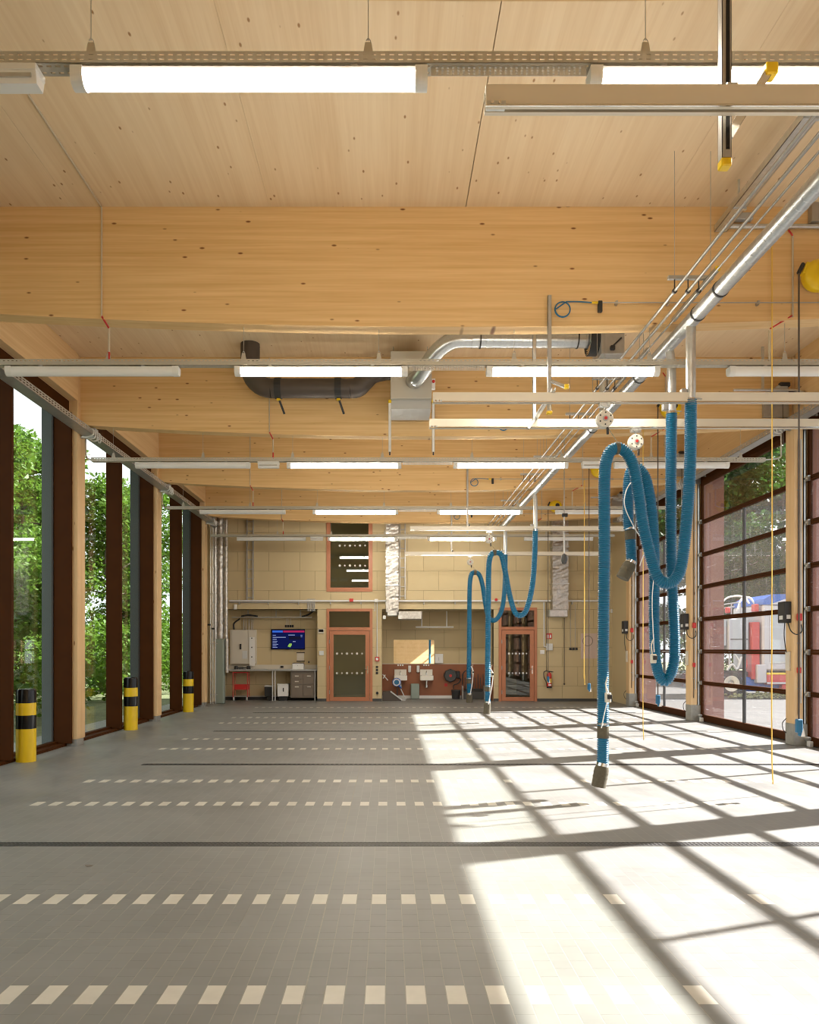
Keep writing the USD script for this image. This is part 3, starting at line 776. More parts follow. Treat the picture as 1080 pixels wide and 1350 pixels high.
for y, lab in zip((4.9, 7.73, 10.6, 12.2, 14.9, 16.4, 19.3, 20.9), SBAR):
    t = thing('pipe_hanger', 'trapeze hanger bar above the steel pipes, ' + lab, 'hanger', (3.1, y, 5.55), 'pipe hangers')
    t.part('cross_bar', box(2.90, 3.37, y-0.02, y+0.02, 5.545, 5.58), 'steel_dull')
    for x in (2.97, 3.345):
        t.part('rod', bar((x, y, 5.50), (x, y, ZC), 0.0035, 6), 'steel_dull')
# suspended long strut lengths beside the duct
for k, (y0, y1) in enumerate(((7.4, 8.55), (9.4, 11.4), (14.2, 15.6), (18.5, 20.0))):
    t = thing('strut_rail', ['short dark strut length with yellow cap beside the duct at the large beam', 'dark strut length beside the spiral duct behind the large beam', 'dark strut length beside the duct behind the second beam', 'dark strut length beside the duct behind the third beam'][k], 'strut', (3.26, y0, 5.5), 'strut lengths by the duct')
    t.part('channel', cat([box(3.25, 3.29, y0, y1, 5.465, 5.469), box(3.25, 3.253, y0, y1, 5.465, 5.505), box(3.287, 3.29, y0, y1, 5.465, 5.505), box(3.25, 3.29, y0, y1, 5.50, 5.505)]), 'steel_dull')
    t.part('end_cap', rbox(3.247, 3.293, y0-0.02, y0, 5.462, 5.508, 0.004), 'yellow' if k == 0 else 'steel_dull')
    for y in ((7.73,) if k == 0 else (y0+0.15, y1-0.15)):
        t.part('rod', bar((3.27, y, 5.50), (3.27, y, 5.545 if k == 0 else ZC), 0.004, 6), 'steel_dull')

# ceiling tray beside the pipes and the conduits on the beams
t = thing('ceiling_tray', 'galvanised U-shaped cable tray under the ceiling at upper right', 'cable tray', (3.85, 3, 6.6))
t.part('tray', cat([box(3.79, 3.93, 1.5, 8.66, 6.56, 6.565), box(3.79, 3.795, 1.5, 8.66, 6.56, 6.64), box(3.925, 3.93, 1.5, 8.66, 6.56, 6.64)]), 'galvanised')
for y in (4.9, 6.8, 8.2):
    t.part('bracket', cat([bar((3.86, y, 6.56), (3.86, y, ZC), 0.012, 8), box(3.78, 3.94, y-0.02, y+0.02, 6.545, 6.56)]), 'galvanised')
t = thing('beam_conduit', 'grey conduit pipe along the upper face of the large front beam', 'conduit', (5.0, 8.66, 6.6))
t.part('pipe', tube([(3.80, 8.65, 6.62), (7.05, 8.65, 6.62)], 0.028, 12), 'galvanised', smooth=40)
t.part('junction_box', rbox(4.02, 4.22, 8.60, 8.68, 6.68, 6.76, 0.008), 'grey_plastic')
t.part('bracket', cat([box(4.90, 5.0, 8.61, 8.69, 6.66, 6.90)]), 'steel_dull')

# thin wiring conduits: down each beam face to the trunking
CL = ['front', 'second', 'third', 'last']
for k, yb in enumerate(BEAM_Y[1:]):
    xa = (-3.36, -2.12, -3.3, -3.2)[k]
    t = thing('wall_conduit', f'thin white wiring conduit down the {CL[k]} beam to the trunking, left part', 'conduit', (xa, yb-0.01, 5.2), 'left conduits to the trunking')
    if k == 0: t.part('ceiling_run', tube([(xa, 3.0, ZC-0.012), (xa, yb-0.02, ZC-0.012)], 0.011, 8), 'conduit_beige')
    t.part('drop', tube([(xa, yb-0.012, ZC-0.02), (xa, yb-0.012, beam_bottom(xa)+0.02)], 0.010, 8), 'conduit_beige')
    t.part('red_sleeve', tube([(xa, yb-0.015, beam_bottom(xa)+0.03), (xa+0.05, LROW[k+1]-0.01, beam_bottom(xa)-0.07)], 0.011, 8), 'red')
    t.part('lower_drop', tube([(xa+0.05, LROW[k+1], beam_bottom(xa)-0.06), (xa+0.05, LROW[k+1], ZT1+0.03)], 0.011, 8), 'conduit_beige')
    t.part('lower_sleeve', tube([(xa+0.05, LROW[k+1], ZT1+0.10), (xa+0.05, LROW[k+1], ZT1-0.01)], 0.013, 8), 'red')
    xb = (4.72, 4.9, 4.6, 4.55)[k]
    t = thing('wall_conduit', f'thin white wiring conduit down the {CL[k]} beam to the trunking, door end', 'conduit', (xb, yb-0.01, 5.2), 'right conduits to the trunking')
    t.part('drop', tube([(xb, yb-0.012, 6.55), (xb, yb-0.012, beam_bottom(xb)+0.03)], 0.011, 8), 'conduit_beige')
    t.part('red_sleeve', tube([(xb, yb-0.014, beam_bottom(xb)+0.05), (xb-0.22, LROW[k+1]-0.01, beam_bottom(xb)-0.07)], 0.009, 8), 'red')
    t.part('top_sleeve', tube([(xb-0.05, yb-0.014, 6.60), (xb, yb-0.014, 6.53)], 0.009, 8), 'red')
    t.part('lower_drop', tube([(xb-0.22, LROW[k+1], beam_bottom(xb)-0.08), (xb-0.22, LROW[k+1], ZT1)], 0.013, 8), 'conduit_beige')
    # compressed air line with a coiled blue hose
    ya = yb - 0.05
    al = thing('air_line', f'compressed air pipe on the {CL[k]} beam with a coiled blue hose', 'air line', (3, ya, 5.7), 'air lines on the beams')
    al.part('pipe', tube([(2.45, ya, 5.735), (6.9, ya, 5.735)], 0.007, 8), 'steel_dull')
    vv = al.part('valve', rbox(2.43, 2.48, ya-0.025, ya+0.02, 5.62, 5.75, 0.006), 'black_rubber')
    vv.part('fitting', tube([(2.36, ya, 5.735), (2.44, ya, 5.735)], 0.014, 8), 'yellow')
    tt = np.linspace(0, 4*np.pi, 60)
    coil = np.stack([2.02+0.088*np.cos(tt), ya-0.012+0.0015*tt, 5.655+0.088*np.sin(tt)], 1)
    al.part('coiled_hose', tube(np.vstack([curve([(2.36, ya, 5.735), (2.2, ya, 5.745), (2.05, ya, 5.745)])[:-1], coil[15:]]), 0.008, 8), 'blue', smooth=60)
    for x in (2.65, 3.25, 4.3, 5.3):
        al.part('pipe_clip', box(x-0.012, x+0.012, ya-0.012, yb-0.0005, 5.715, 5.755), 'steel_dull')

# ------------------------------------------------------------------ yellow cable reels and pull cords
def reel(k, yb):
    x, z, y = 4.94, 6.0 if k == 0 else 5.93, yb - 0.14
    r = thing('cable_reel', f'yellow cable reel on the {CL[k]} beam with a black cable and plug hanging down', 'cable reel', (x, y, z), 'yellow cable reels')
    h = r.part('drum', lathe([(0.0, -0.09), (0.10, -0.09), (0.165, -0.06), (0.18, -0.03), (0.18, 0.03), (0.165, 0.06), (0.12, 0.09), (0.0, 0.09)], 28, (x, y, z), 'y'), 'yellow', smooth=40)
    h.part('hub', lathe([(0.0, -0.005), (0.062, -0.005), (0.055, 0.0), (0.0, 0.0)], 20, (x+0.03, y-0.09, z+0.02), 'y'), 'black_rubber')
    r.part('cable_guide', cat([prism(Polygon([(x-0.20, z+0.02), (x-0.13, z-0.02), (x-0.10, z+0.12), (x-0.15, z+0.14)]), y-0.05, y+0.03)]), 'yellow')
    g = r.part('guide_roller', tube([(x-0.235, y-0.02, z+0.02), (x-0.18, y-0.02, z+0.13)], 0.022, 10), 'black_rubber')
    r.part('bracket', box(x-0.06, x+0.06, y+0.085, yb, z-0.10, z+0.12), 'steel_dull')
    xc = x - 0.23; ze = 0.90
    r.part('cable', tube([(xc, y-0.02, z+0.03), (xc, y-0.02, ze)], 0.010, 8), 'dark_brown')
    pl = r.part('plug', cat([rbox(xc-0.032, xc+0.032, y-0.052, y+0.012, ze-0.16, ze, 0.010), rbox(xc-0.005, xc+0.05, y-0.045, y+0.005, ze-0.20, ze-0.12, 0.010)]), 'blue')
    pl.part('face', prism(Polygon([(xc+0.005, ze-0.20), (xc+0.055, ze-0.20), (xc+0.035, ze-0.10)]), y-0.0545, y-0.0525), 'white')
for k, yb in enumerate(BEAM_Y[1:]): reel(k, yb)
for k, (px0, y, zt, zb) in enumerate(((1018, 8.90, 6.48, 0.13), (848, 13.10, 5.7, 0.10), (770.5, 17.55, 5.7, 0.86))):
    x = (px0 - CX) * y / F
    t = thing('pull_cord', ['long yellow pull cord nearest the camera, in front of the fire engine door', 'yellow pull cord hanging beside the looped blue hoses', 'short yellow pull cord in front of the back wall'][k], 'pull cord', (x, y, zb), 'yellow pull cords')
    if k == 0: y = 8.66
    xx = (px0 - CX) * y / F
    P = [(xx, y, zt), (xx+0.002, y, 3), (xx-0.004, y, 1.0), (xx, y, zb+0.25), (xx+0.012, y, zb)]
    t.part('cord', tube(P, 0.007 if k < 2 else 0.010, 6), 'cord_yellow')
    t.part('hook', cat([bar((xx, y, zt), (xx, y+0.05, zt), 0.008, 6), box(xx-0.02, xx+0.02, y-0.005, y+0.005, zt-0.01, zt+0.03)]), 'steel_dull')

# ------------------------------------------------------------------ air unit, brown waste pipe, fan and silver duct
YA = 12.62
s_ = F / YA
def A(px, py, y=YA): return at(px, py, y)
pc, pe = A(330, 470), A(330, 512)
xb0, xb1 = A(515, 0)[0], A(568, 0)[0]
t = thing('waste_air_pipe', 'thick dark brown air pipe bending down from the ceiling into the grey box', 'pipe', (pc[0], YA, 6.0))
zp = A(0, 512)[2]; RB = 0.162
pth = [(pc[0], YA, ZC), (pc[0], YA, zp+0.36)] + [(pc[0]+0.36-0.36*math.cos(a), YA, zp+0.36-0.36*math.sin(a)) for a in np.linspace(0.2, math.pi/2, 8)]
t.part('bend', tube(pth, RB, 24), 'dark_brown', smooth=40)
xe = A(462, 0)[0]
t.part('straight', tube([(pc[0]+0.36, YA, zp), (xe, YA, zp)], RB, 24), 'dark_brown', smooth=40)
zo = A(0, 494)[2]
t.part('reducer', tube(curve([(xe, YA, zp), (xe+0.13, YA, zp+0.02), (xe+0.36, YA, zo-0.03), (xb0-0.12, YA, zo), (xb0+0.02, YA, zo)], 6), np.interp(np.linspace(0, 1, 25), [0, 0.3, 0.75, 1], [RB, RB, 0.10, 0.085]), 24), 'dark_brown', smooth=40)
for px in (367, 446):
    x = A(px, 0)[0]
    c = t.part('pipe_clamp', lathe([(RB, -0.055), (RB+0.012, -0.055), (RB+0.012, 0.055), (RB, 0.055)], 24, (x, YA, zp), 'x'), 'black_rubber')
    c.part('bracket', channel((x+0.02, YA, zp-RB-0.045), (x+0.09, YA+0.10, zp-RB-0.24), 0.035), 'black_rubber')
    c.part('yellow_cap', rbox(x-0.025, x+0.035, YA-0.03, YA+0.03, zp-RB-0.045, zp-RB-0.012, 0.004), 'yellow')
t = thing('air_unit', 'grey sheet metal air unit box under the ceiling with a red emergency switch', 'air unit', ((xb0+xb1)/2, YA, 5.6))
zb1, zb0 = A(0, 472)[2], A(0, 533)[2]
t.part('case', rbox(xb0, xb1, YA-0.30, YA+0.42, zb0, zb1, 0.008), 'unit_grey')
t.part('base_tray', box(xb0+0.01, xb1-0.01, YA-0.22, YA+0.40, zb0-0.15, zb0-0.002), 'grey_plastic')
sw = t.part('switch_box', rbox(xb1+0.0, xb1+0.06, YA-0.28, YA-0.2, A(0, 520)[2], A(0, 507)[2], 0.004), 'white')
sw.part('button', disc((xb1+0.03, YA-0.305, A(0, 511)[2]), 0.024, 0.025), 'red')
for px, y1 in ((514, 600), (570.5, 600)):
    x = A(px, 0)[0]
    h = t.part('support_leg', channel((x, YA-0.2, A(0, y1)[2]), (x, YA-0.2, A(0, 537)[2]), 0.045), 'pale_grey')
    h.part('end_cap', rbox(x-0.026, x+0.026, YA-0.23, YA-0.17, A(0, 537)[2], A(0, 533)[2], 0.004), 'yellow')
    h.part('foot_pin', bar((x, YA-0.2, A(0, y1+4)[2]), (x, YA-0.2, A(0, y1)[2]), 0.012, 8), 'black_rubber')
t.part('hanger_rod', cat([bar((x, YA+0.1, zb1), (x, YA+0.1, ZC), 0.006, 6) for x in (xb0+0.05, xb1-0.05)]), 'steel_dull')
YS = 11.62
p0 = at(545, 502, YA-0.30); p1 = at(552, 497, 12.05); p2 = at(576, 464, 11.75); p3 = at(598, 449, YS); p4 = at(622, 447.5, YS); p5 = at(778, 447.5, YS)
t = thing('silver_duct', 'silver spiral duct bending from the grey box to the round-grilled fan', 'duct', tuple(p4))
t.part('elbow', tube(curve([p0, p1, p2, p3, p4], 8), 0.128, 24), 'spiral', smooth=50)
t.part('straight', tube([p4, p5], 0.133, 24), 'spiral', smooth=40)
t.part('seam', cat([lathe([(0.133, -0.003), (0.136, 0), (0.133, 0.003)], 20, (x, YS, p4[2]), 'x') for x in np.arange(p4[0], p5[0], 0.11)]), 'spiral', kind='stuff')
for px in (633, 761):
    x = at(px, 0, YS)[0]
    c = t.part('clamp_ring', lathe([(0.134, -0.01), (0.141, -0.01), (0.141, 0.01), (0.134, 0.01)], 24, (x, YS, p4[2]), 'x'), 'black_rubber')
    c.part('rod', bar((x, YS, p4[2]+0.13), (x, YS, ZC), 0.005, 6), 'steel_dull')
t = thing('fan_unit', 'square grey fan unit with a black round guard at the end of the silver duct', 'fan', tuple(p5))
f0, f1 = at(787, 433, YS), at(817, 475, YS)
t.part('case', rbox(f0[0], f1[0], YS-0.25, YS+0.25, f1[2], min(f0[2], ZC-0.02), 0.01), 'steel_dull')
t.part('guard', tube([(p5[0]-0.03, YS, p5[2]-0.02), (f0[0], YS, p5[2]-0.02)], 0.23, 28), 'black_rubber', smooth=40)
t.part('guard_ring', cat([lathe([(r_-0.004, -0.004), (r_+0.004, 0), (r_-0.004, 0.004)], 24, (p5[0]-0.034, YS, p5[2]-0.02), 'x') for r_ in (0.15, 0.18, 0.21)]), 'chrome', kind='stuff')
t.part('cable_gland', cat([tube([(f0[0]+0.15, YS-0.25, f1[2]+0.1), (f0[0]+0.2, YS-0.29, f1[2]+0.14), (f0[0]+0.3, YS-0.27, f1[2]+0.24)], 0.012, 8), rbox(f0[0]+0.13, f0[0]+0.2, YS-0.30, YS-0.25, f1[2]+0.05, f1[2]+0.12, 0.01)]), 'black_rubber')
t.part('drop_duct', tube([(f0[0]+0.12, YS, f1[2]+0.01), (f0[0]+0.12, YS, ZD+0.06)], 0.075, 20), 'galvanised', smooth=40)
t.part('top_hanger', box(f0[0]+0.05, f1[0]-0.05, YS-0.03, YS+0.03, min(f0[2], ZC-0.02)-0.005, ZC), 'galvanised')

# ------------------------------------------------------------------ balancers and blue exhaust hoses
def ribbed(P, r, pitch, nseg=18, amp=0.13):
    P = resample(P, pitch / 4)
    k = np.arange(len(P)) % 4
    rr = r * np.array([1 + amp, 1 + amp*0.3, 1 - amp, 1 + amp*0.3])[k]
    return tube(P, rr, nseg)
HOSES = [
    dict(y=8.29, path=[(911, 528), (911, 600), (909, 655), (902, 735), (893, 762), (880, 768.5), (868, 760), (858, 730), (848, 690), (842, 650), (836, 618), (828, 600), (818, 592), (810, 592), (803, 597), (798, 612), (796, 640), (795.5, 700), (794.5, 800), (793.5, 900), (793.5, 956)],
         dy=lambda i, n: 0.0, bal=(797, 553), rail_y=8.29, label='blue ribbed exhaust hose in the front, its nozzle hanging just above the sunlit floor', tail=[(793.5, 956), (793, 1010)], clamp=(0.60, 0.62), nozzle=[(793, 1006), (787.5, 1036)], rope=[(794, 905), (797, 912), (796, 920), (790, 948), (788, 958)]),
    dict(y=8.95, path=[(885.5, 546), (885.5, 640), (887, 750), (890, 840), (888, 878), (877, 898), (866, 880), (862, 830), (861, 740), (858, 680), (851, 637), (843, 622), (836, 617), (829, 626), (826.5, 650), (827, 690), (829, 700)],
         dy=lambda i, n: 0.0, bal=(838, 583), rail_y=9.24, label='looped blue exhaust hose with the low U-bend and its nozzle held up high', tail=[(829, 700), (831, 742)], nozzle=[(831, 741), (819, 763)], rope=[(828, 637), (820, 652), (819, 672), (832, 700), (845, 722), (838, 748)]),
    dict(y=17.26, path=[(706, 698), (705, 740), (702, 775), (695, 803), (687, 811), (679, 806), (672, 783), (666, 752), (661, 732), (654, 728.5), (648, 731), (644.5, 745), (643.5, 790), (643, 850), (642.5, 905)],
         dy=lambda i, n: 0.0, bal=(645, 711), rail_y=17.26, label='distant blue hose with nozzle touching the floor, right one of the far pair', tail=[(642.5, 905), (642.5, 926)], nozzle=[(642.5, 925), (641.5, 941)], rope=[(644, 880), (648, 886), (648, 900), (643, 928)]),
    dict(y=21.80, path=[(666.5, 731), (666, 770), (663, 800), (657, 814), (650, 818), (644, 812), (640, 795), (636.5, 772), (632, 758), (626, 754.5), (621, 759), (619, 780), (618.5, 840), (618, 895)],
         dy=lambda i, n: 0.0, bal=(620, 741), rail_y=21.80, label='distant blue hose furthest back, left one of the far pair', tail=[(618, 895), (618.5, 915)], nozzle=[(618.5, 914), (618.5, 926)], rope=[(620, 878), (623, 884), (622, 900), (619, 916)]),
]
for k, h in enumerate(HOSES):
    y = h['y']; far = k > 1
    r = (0.060, 0.060, 0.062, 0.066)[k]
    def pts(l, yy=y): return np.array([at(a, b, yy) for a, b in l])
    t = thing('exhaust_hose', h['label'], 'hose', tuple(at(*h['path'][0], y)), 'blue exhaust hoses')
    P = curve(pts(h['path']), 8)
    # the leg that passes behind the rising leg stays clear of it
    d = np.r_[0, np.cumsum(np.linalg.norm(np.diff(P, axis=0), axis=1))]; d /= d[-1]
    P[:, 1] += np.interp(d, [0, 0.25, 0.5, 0.72, 1.0], [0, 0.04, 0.0, -0.05, -0.05] if not far else [0, 0.06, 0, -0.06, -0.06])
    t.part('hose', ribbed(P, r, 0.0225 if not far else 0.045, 18 if not far else 12), 'hose_blue', smooth=True)
    off = np.array([0, -0.05, 0])
    T = pts(h['tail']) + off
    Tn = T[0] + (T[1]-T[0]) * np.array([[0.0], [0.30]])
    t.part('coupling', tube(Tn, r*1.06, 18), 'hose_end', smooth=40)
    t.part('hose_tail', ribbed(np.array([Tn[1], T[1]]), r*0.98, 0.0225, 18), 'hose_blue', smooth=True)
    t.part('hose_ring', cat([lathe([(r*1.02, -0.012), (r*1.1, -0.012), (r*1.1, 0.012), (r*1.02, 0.012)], 18, tuple(Tn[0] + [0, 0, 0.02]))]), 'chrome')
    N = pts(h['nozzle']) + off
    nz = t.part('nozzle', tube([N[0], N[0]*0.75+N[1]*0.25, N[1]], [r*1.0, r*1.32, r*1.30], 20), 'hose_end', smooth=40)
    nz.part('collar', tube([N[0]*1.05-N[1]*0.05, N[0]*0.85+N[1]*0.15], r*1.12, 20), 'chrome', smooth=40)
    if not far:
        nz.part('strap', cat([tube([N[0]*(1-f)+N[1]*f, N[0]*(0.94-f)+N[1]*(f+0.06)], r*1.36, 20) for f in (0.35, 0.55)]), 'yellow' if False else 'hose_end')
    R = pts(h['rope'], y) + np.array([0, -0.15, 0])
    t.part('release_cord', tube(curve(R, 6), 0.006 if not far else 0.012, 6), 'white')
    q = R[1 if k != 1 else -1]
    if k == 1: q = at(857, 862, y) + np.array([0, -0.13, 0])
    g = t.part('release_valve', cat([rbox(q[0]-0.035, q[0]+0.025, q[1]-0.03, q[1]+0.03, q[2]-0.11, q[2]-0.0, 0.008), tube([q + [-0.02, 0, 0], q + [-0.03, 0, 0.10], q + [-0.01, 0, 0.17]], 0.008, 6)]), 'cabinet_cream')
    g.part('lever', cat([rbox(q[0]-0.02, q[0]+0.03, q[1]-0.045, q[1]-0.03, q[2]-0.07, q[2]-0.02, 0.004)]), 'black_rubber')
    if k == 1:
        t.part('side_cord', tube(curve([at(860, 745, y)+[0, -0.13, 0], at(855, 790, y)+[0, -0.13, 0], at(857.5, 860, y)+[0, -0.13, 0]], 6), 0.006, 6), 'white')
    # saddle at the top, hook and balancer
    it = int(np.argmax(P[len(P)//2:, 2])) + len(P)//2
    top = P[it]
    a0, a1 = P[it-2], P[it+3]
    sd = t.part('saddle', tube([a0, top, a1], r*1.16, 16), 'hose_end', smooth=40)
    bl = h['bal']; yb_ = h['rail_y']; c = at(*bl, yb_); 
    rb = 0.094
    b = thing('hose_balancer', ['round spring balancer hanging under the front rail, left of the tall front hose', 'round spring balancer under the second rail, holding the looped hose', 'tiny round spring balancer on the far right-hand hose', 'tiny round spring balancer on the hose furthest back'][k], 'balancer', tuple(c), 'hose balancers')
    b.part('housing', lathe([(0, -0.045), (rb*0.85, -0.045), (rb, -0.03), (rb, 0.03), (rb*0.85, 0.045), (0, 0.045)], 28, tuple(c), 'y'), 'cabinet_cream', smooth=40)
    hb = b.part('hub', disc(tuple(c + [0, -0.055, 0]), 0.032, 0.012), 'grey_plastic')
    hb.part('red_centre', disc(tuple(c + [0, -0.062, 0]), 0.018, 0.010), 'red')
    b.part('marking', cat([disc(tuple(c + [0.066*math.cos(a), -0.048, 0.066*math.sin(a)]), 0.009, 0.004, 'y', 8) for a in np.arange(6)*math.pi/3+0.5]), 'black_rubber', kind='stuff')
    b.part('hook', cat([bar(c + [0, 0, rb], (c[0], yb_, ZR-0.09), 0.010, 8), box(c[0]-0.06, c[0]+0.06, yb_-0.03, yb_+0.03, ZR-0.10, ZR-0.058)] + [disc((c[0]+u, yb_-0.045, ZR-0.075), 0.018, 0.015, 'y', 10) for u in (-0.035, 0.035)]), 'galvanised')
    s0 = c + [0.035, 0, -rb*0.9]
    b.part('cable', bar(s0, top + [0, 0, r*1.1], 0.005, 6), 'chrome')
    b.part('swivel', tube([s0 + [0, 0, 0.0], s0 + [0.002, 0, -0.08]], 0.014, 8), 'black_rubber')

# ------------------------------------------------------------------ black and yellow bollards
def make_bollard():
    b = thing('bollard', 'x', 'bollard', (0, 0, 0), 'striped bollards')
    r = 0.142
    b.part('body', lathe([(0, 0), (r, 0), (r, 0.50), (0, 0.50)], 36), 'yellow', smooth=40)
    b.part('stripe', lathe([(r-0.01, 0.50), (r, 0.50), (r, 0.705), (r-0.01, 0.705)], 36), 'black_gloss', smooth=40)
    b.part('band', lathe([(r-0.01, 0.705), (r, 0.705), (r, 0.89), (r-0.01, 0.89)], 36), 'yellow', smooth=40)
    b.part('top', lathe([(r-0.01, 0.89), (r, 0.89), (r, 1.075), (r-0.012, 1.098), (r-0.04, 1.108), (0, 1.112)], 36), 'black_gloss', smooth=40)
    return b
bl0 = make_bollard()
for k, (px, y) in enumerate(((32.3, 11.28), (171.3, 15.72), (247.6, 20.22))):
    pos = ((px - CX) * (y - 0.05) / F, y, 0)
    lab = ['black and yellow striped bollard by the glazing, nearest the camera', 'black and yellow striped bollard, middle one of the three along the glazing', 'black and yellow striped bollard furthest from the camera, near the back wall'][k]
    if k == 0: bl0.prim.GetAttribute('xformOp:translate').Set(Gf.Vec3d(*pos)); tag(bl0.prim, lab)
    else: dup(bl0, pos, lab)

# ------------------------------------------------------------------ cable trays along the two long sides
def side_tray(x0, x1, z, lab, cables):
    t = thing('side_cable_tray', lab, 'cable tray', ((x0+x1)/2, 3, z), 'side cable trays')
    xi = x1 if x0 < 0 else x0
    t.part('bottom', box(x0, x1, YF, 23.0, z, z+0.004), 'steel_dull')
    def side(x):
        return prism(holes(YF, 23.0, z, z+0.10, 0.10, 0.06, 0.014, (z+0.035, z+0.07)), x, x+0.003, 'x')
    t.part('side_rail', side(x0), 'steel_dull'); t.part('side_rail', side(x1-0.003), 'steel_dull')
    for yf in PIER_FAR:
        o = -1 if x0 < 0 else 1
        t.part('wall_arm', cat([box(min(xi, o*5.47 if o < 0 else 7.14), max(xi, o*5.47 if o < 0 else 7.14), yf-0.20, yf-0.16, z-0.035, z-0.001)]), 'galvanised')
        lp = []
        for q in range(5):
            xx = x0 + (x1-x0)*(0.2+0.15*q); yy = yf - 0.35 + 0.09*q
            lp.append(tube(curve([(xx, yy, z+0.12), (xi - (0.02 if o > 0 else -0.02), yy, z+0.08), (xi - 0.02*o, yy, z-0.03-0.02*(q % 3)), (xx, yy+0.05, z-0.05), (xx, yy+0.09, z-0.02)], 5), 0.012, 6))
        t.part('cable_loop', cat(lp), 'pale_grey', kind='stuff')
        t.part('junction_box', rbox(x0+0.03, x1-0.02, yf-0.12, yf+0.02, z+0.10, z+0.17, 0.01), 'grey_plastic')
        t.part('cable', tube([((x0+x1)/2, yf-0.4, z+0.03), ((x0+x1)/2, yf+0.5, z+0.03)], 0.02, 6), 'pale_grey')
    return t
side_tray(-5.44, -5.22, 5.48, 'galvanised cable tray with looped cables along the tall left glazing', 5)
side_tray(6.92, 7.11, 5.62, 'galvanised cable tray along the top of the sectional doors', 3)
# galvanised conduits standing at the left end of each trunking row
for k in range(1, 4):
    t = thing('post_conduit', ['galvanised conduit elbow on the first timber post from the camera, left', 'galvanised conduit elbow on the second timber post, left', 'galvanised conduit elbow on the last timber post, left'][k-1], 'conduit', (-5.40, LROW[k], 5.1), 'left conduit elbows')
    y = PIER_FAR[k+1] - 0.02 if k else 0
    t.part('pipe', tube(curve([(-5.42, LROW[k]+0.01, 5.48), (-5.42, LROW[k]+0.01, 5.25), (-5.40, LROW[k]+0.01, 5.12), (-5.30, LROW[k]+0.01, 5.08)], 6), 0.014, 8), 'galvanised', smooth=50)
for k in range(1, 4):
    t = thing('post_conduit', ['conduit elbow at the door end of the second trunking row', 'conduit elbow at the door end of the third trunking row', 'conduit elbow at the door end of the fourth trunking row'][k-1], 'conduit', (6.95, LROW[k], 5.1), 'right conduit elbows')
    t.part('pipe', tube(curve([(7.0, LROW[k], 5.62), (7.0, LROW[k], 5.25), (6.97, LROW[k], 5.12), (6.70, LROW[k], 5.08)], 6), 0.014, 8), 'galvanised', smooth=50)

# ------------------------------------------------------------------ door gear on the right-hand piers
PL = ['on the pier nearest the camera', 'on the second visible pier, in front of the red truck', 'on the third pier from the camera', 'on the pier in the far corner']
for k, yf in enumerate(PIER_FAR[2:]):
    yn = yf - PW + 0.05
    if k == 0: continue
    x = 7.14
    c = thing('door_control', 'black door control box ' + PL[k], 'control box', (x-0.06, yf-0.1, 2.2), 'door control boxes')
    c.part('case', rbox(x-0.13, x, yf-0.20, yf+0.03, 2.17, 2.55, 0.012), 'black_rubber')
    c.part('label_plate', box(x-0.09, x-0.02, yf-0.203, yf-0.2005, 2.24, 2.31), 'pale_grey')
    c.part('side_plate', box(x-0.1325, x-0.1305, yf-0.15, yf-0.03, 2.23, 2.30), 'pale_grey')
    b = c.part('warning_lamp', cat([rbox(x+0.02, x+0.10, yn-0.10, yn-0.03, 2.20, 2.33, 0.015)]), 'red')
    c.part('cable', cat([tube(curve([(x-0.06, yf-0.19, 2.17), (x-0.08, yn-0.05, 2.02), (x+0.0, yn-0.09, 1.96), (x+0.10, yn-0.07, 2.02), (x+0.12, yn-0.01, 2.15)], 6), 0.010, 6),
                         tube(curve([(x-0.07, yf-0.1, 2.17), (x-0.09, yf-0.12, 1.95), (x-0.05, yf-0.1, 1.7), (x-0.02, yf-0.1, 1.62)], 6), 0.008, 6)]), 'black_rubber')
    p = thing('pier_conduit', 'cable run with a red switch, ' + PL[k].replace('visible pier, in front of the red truck', 'pier by the red truck'), 'conduit', (x+0.06, yn, 0.3), 'pier cable runs')
    p.part('pipe', tube([(x+0.07, yn-0.012, 0.55), (x+0.07, yn-0.012, 5.4)], 0.010, 8), 'dark_brown')
    p.part('pipe', tube([(x+0.115, yn-0.012, 0.75), (x+0.115, yn-0.012, 5.4)], 0.012, 8), 'pale_grey')
    p.part('red_switch', rbox(x+0.045, x+0.105, yn-0.05, yn, 1.28, 1.38, 0.008), 'red')
    p.part('socket_box', rbox(x-0.035, x-0.001, yf-0.18, yf-0.05, 1.32, 1.66, 0.006), 'cabinet_cream')
    p.part('clip', cat([box(x+0.05, x+0.13, yn-0.02, yn, z, z+0.015) for z in (1.0, 1.8, 2.7, 3.6, 4.5)]), 'steel_dull')
    s = thing('floor_sensor', 'white sensor box at the door foot, ' + PL[k].replace('visible pier, in front of the red truck', 'pier by the red truck'), 'sensor', (x+0.08, yn-0.08, 0), 'sensor boxes at the door feet')
    s.part('housing', rbox(7.30, 7.372, yn-0.20, yn-0.10, 0.0, 0.10, 0.01), 'white')
    s.part('spring', cat([lathe([(0.02, -0.004), (0.03, 0), (0.02, 0.004)], 12, (7.33, yn-0.15+0.012*i, 0.14), 'y') for i in range(10)]), 'steel_dull', kind='stuff')
    s.part('cable_loop', tube(curve([(x-0.005, yf-0.03, 0.46), (x-0.07, yf-0.03, 0.38), (x-0.06, yf-0.03, 0.26), (x-0.005, yf-0.03, 0.20)], 6), 0.007, 6), 'black_rubber')
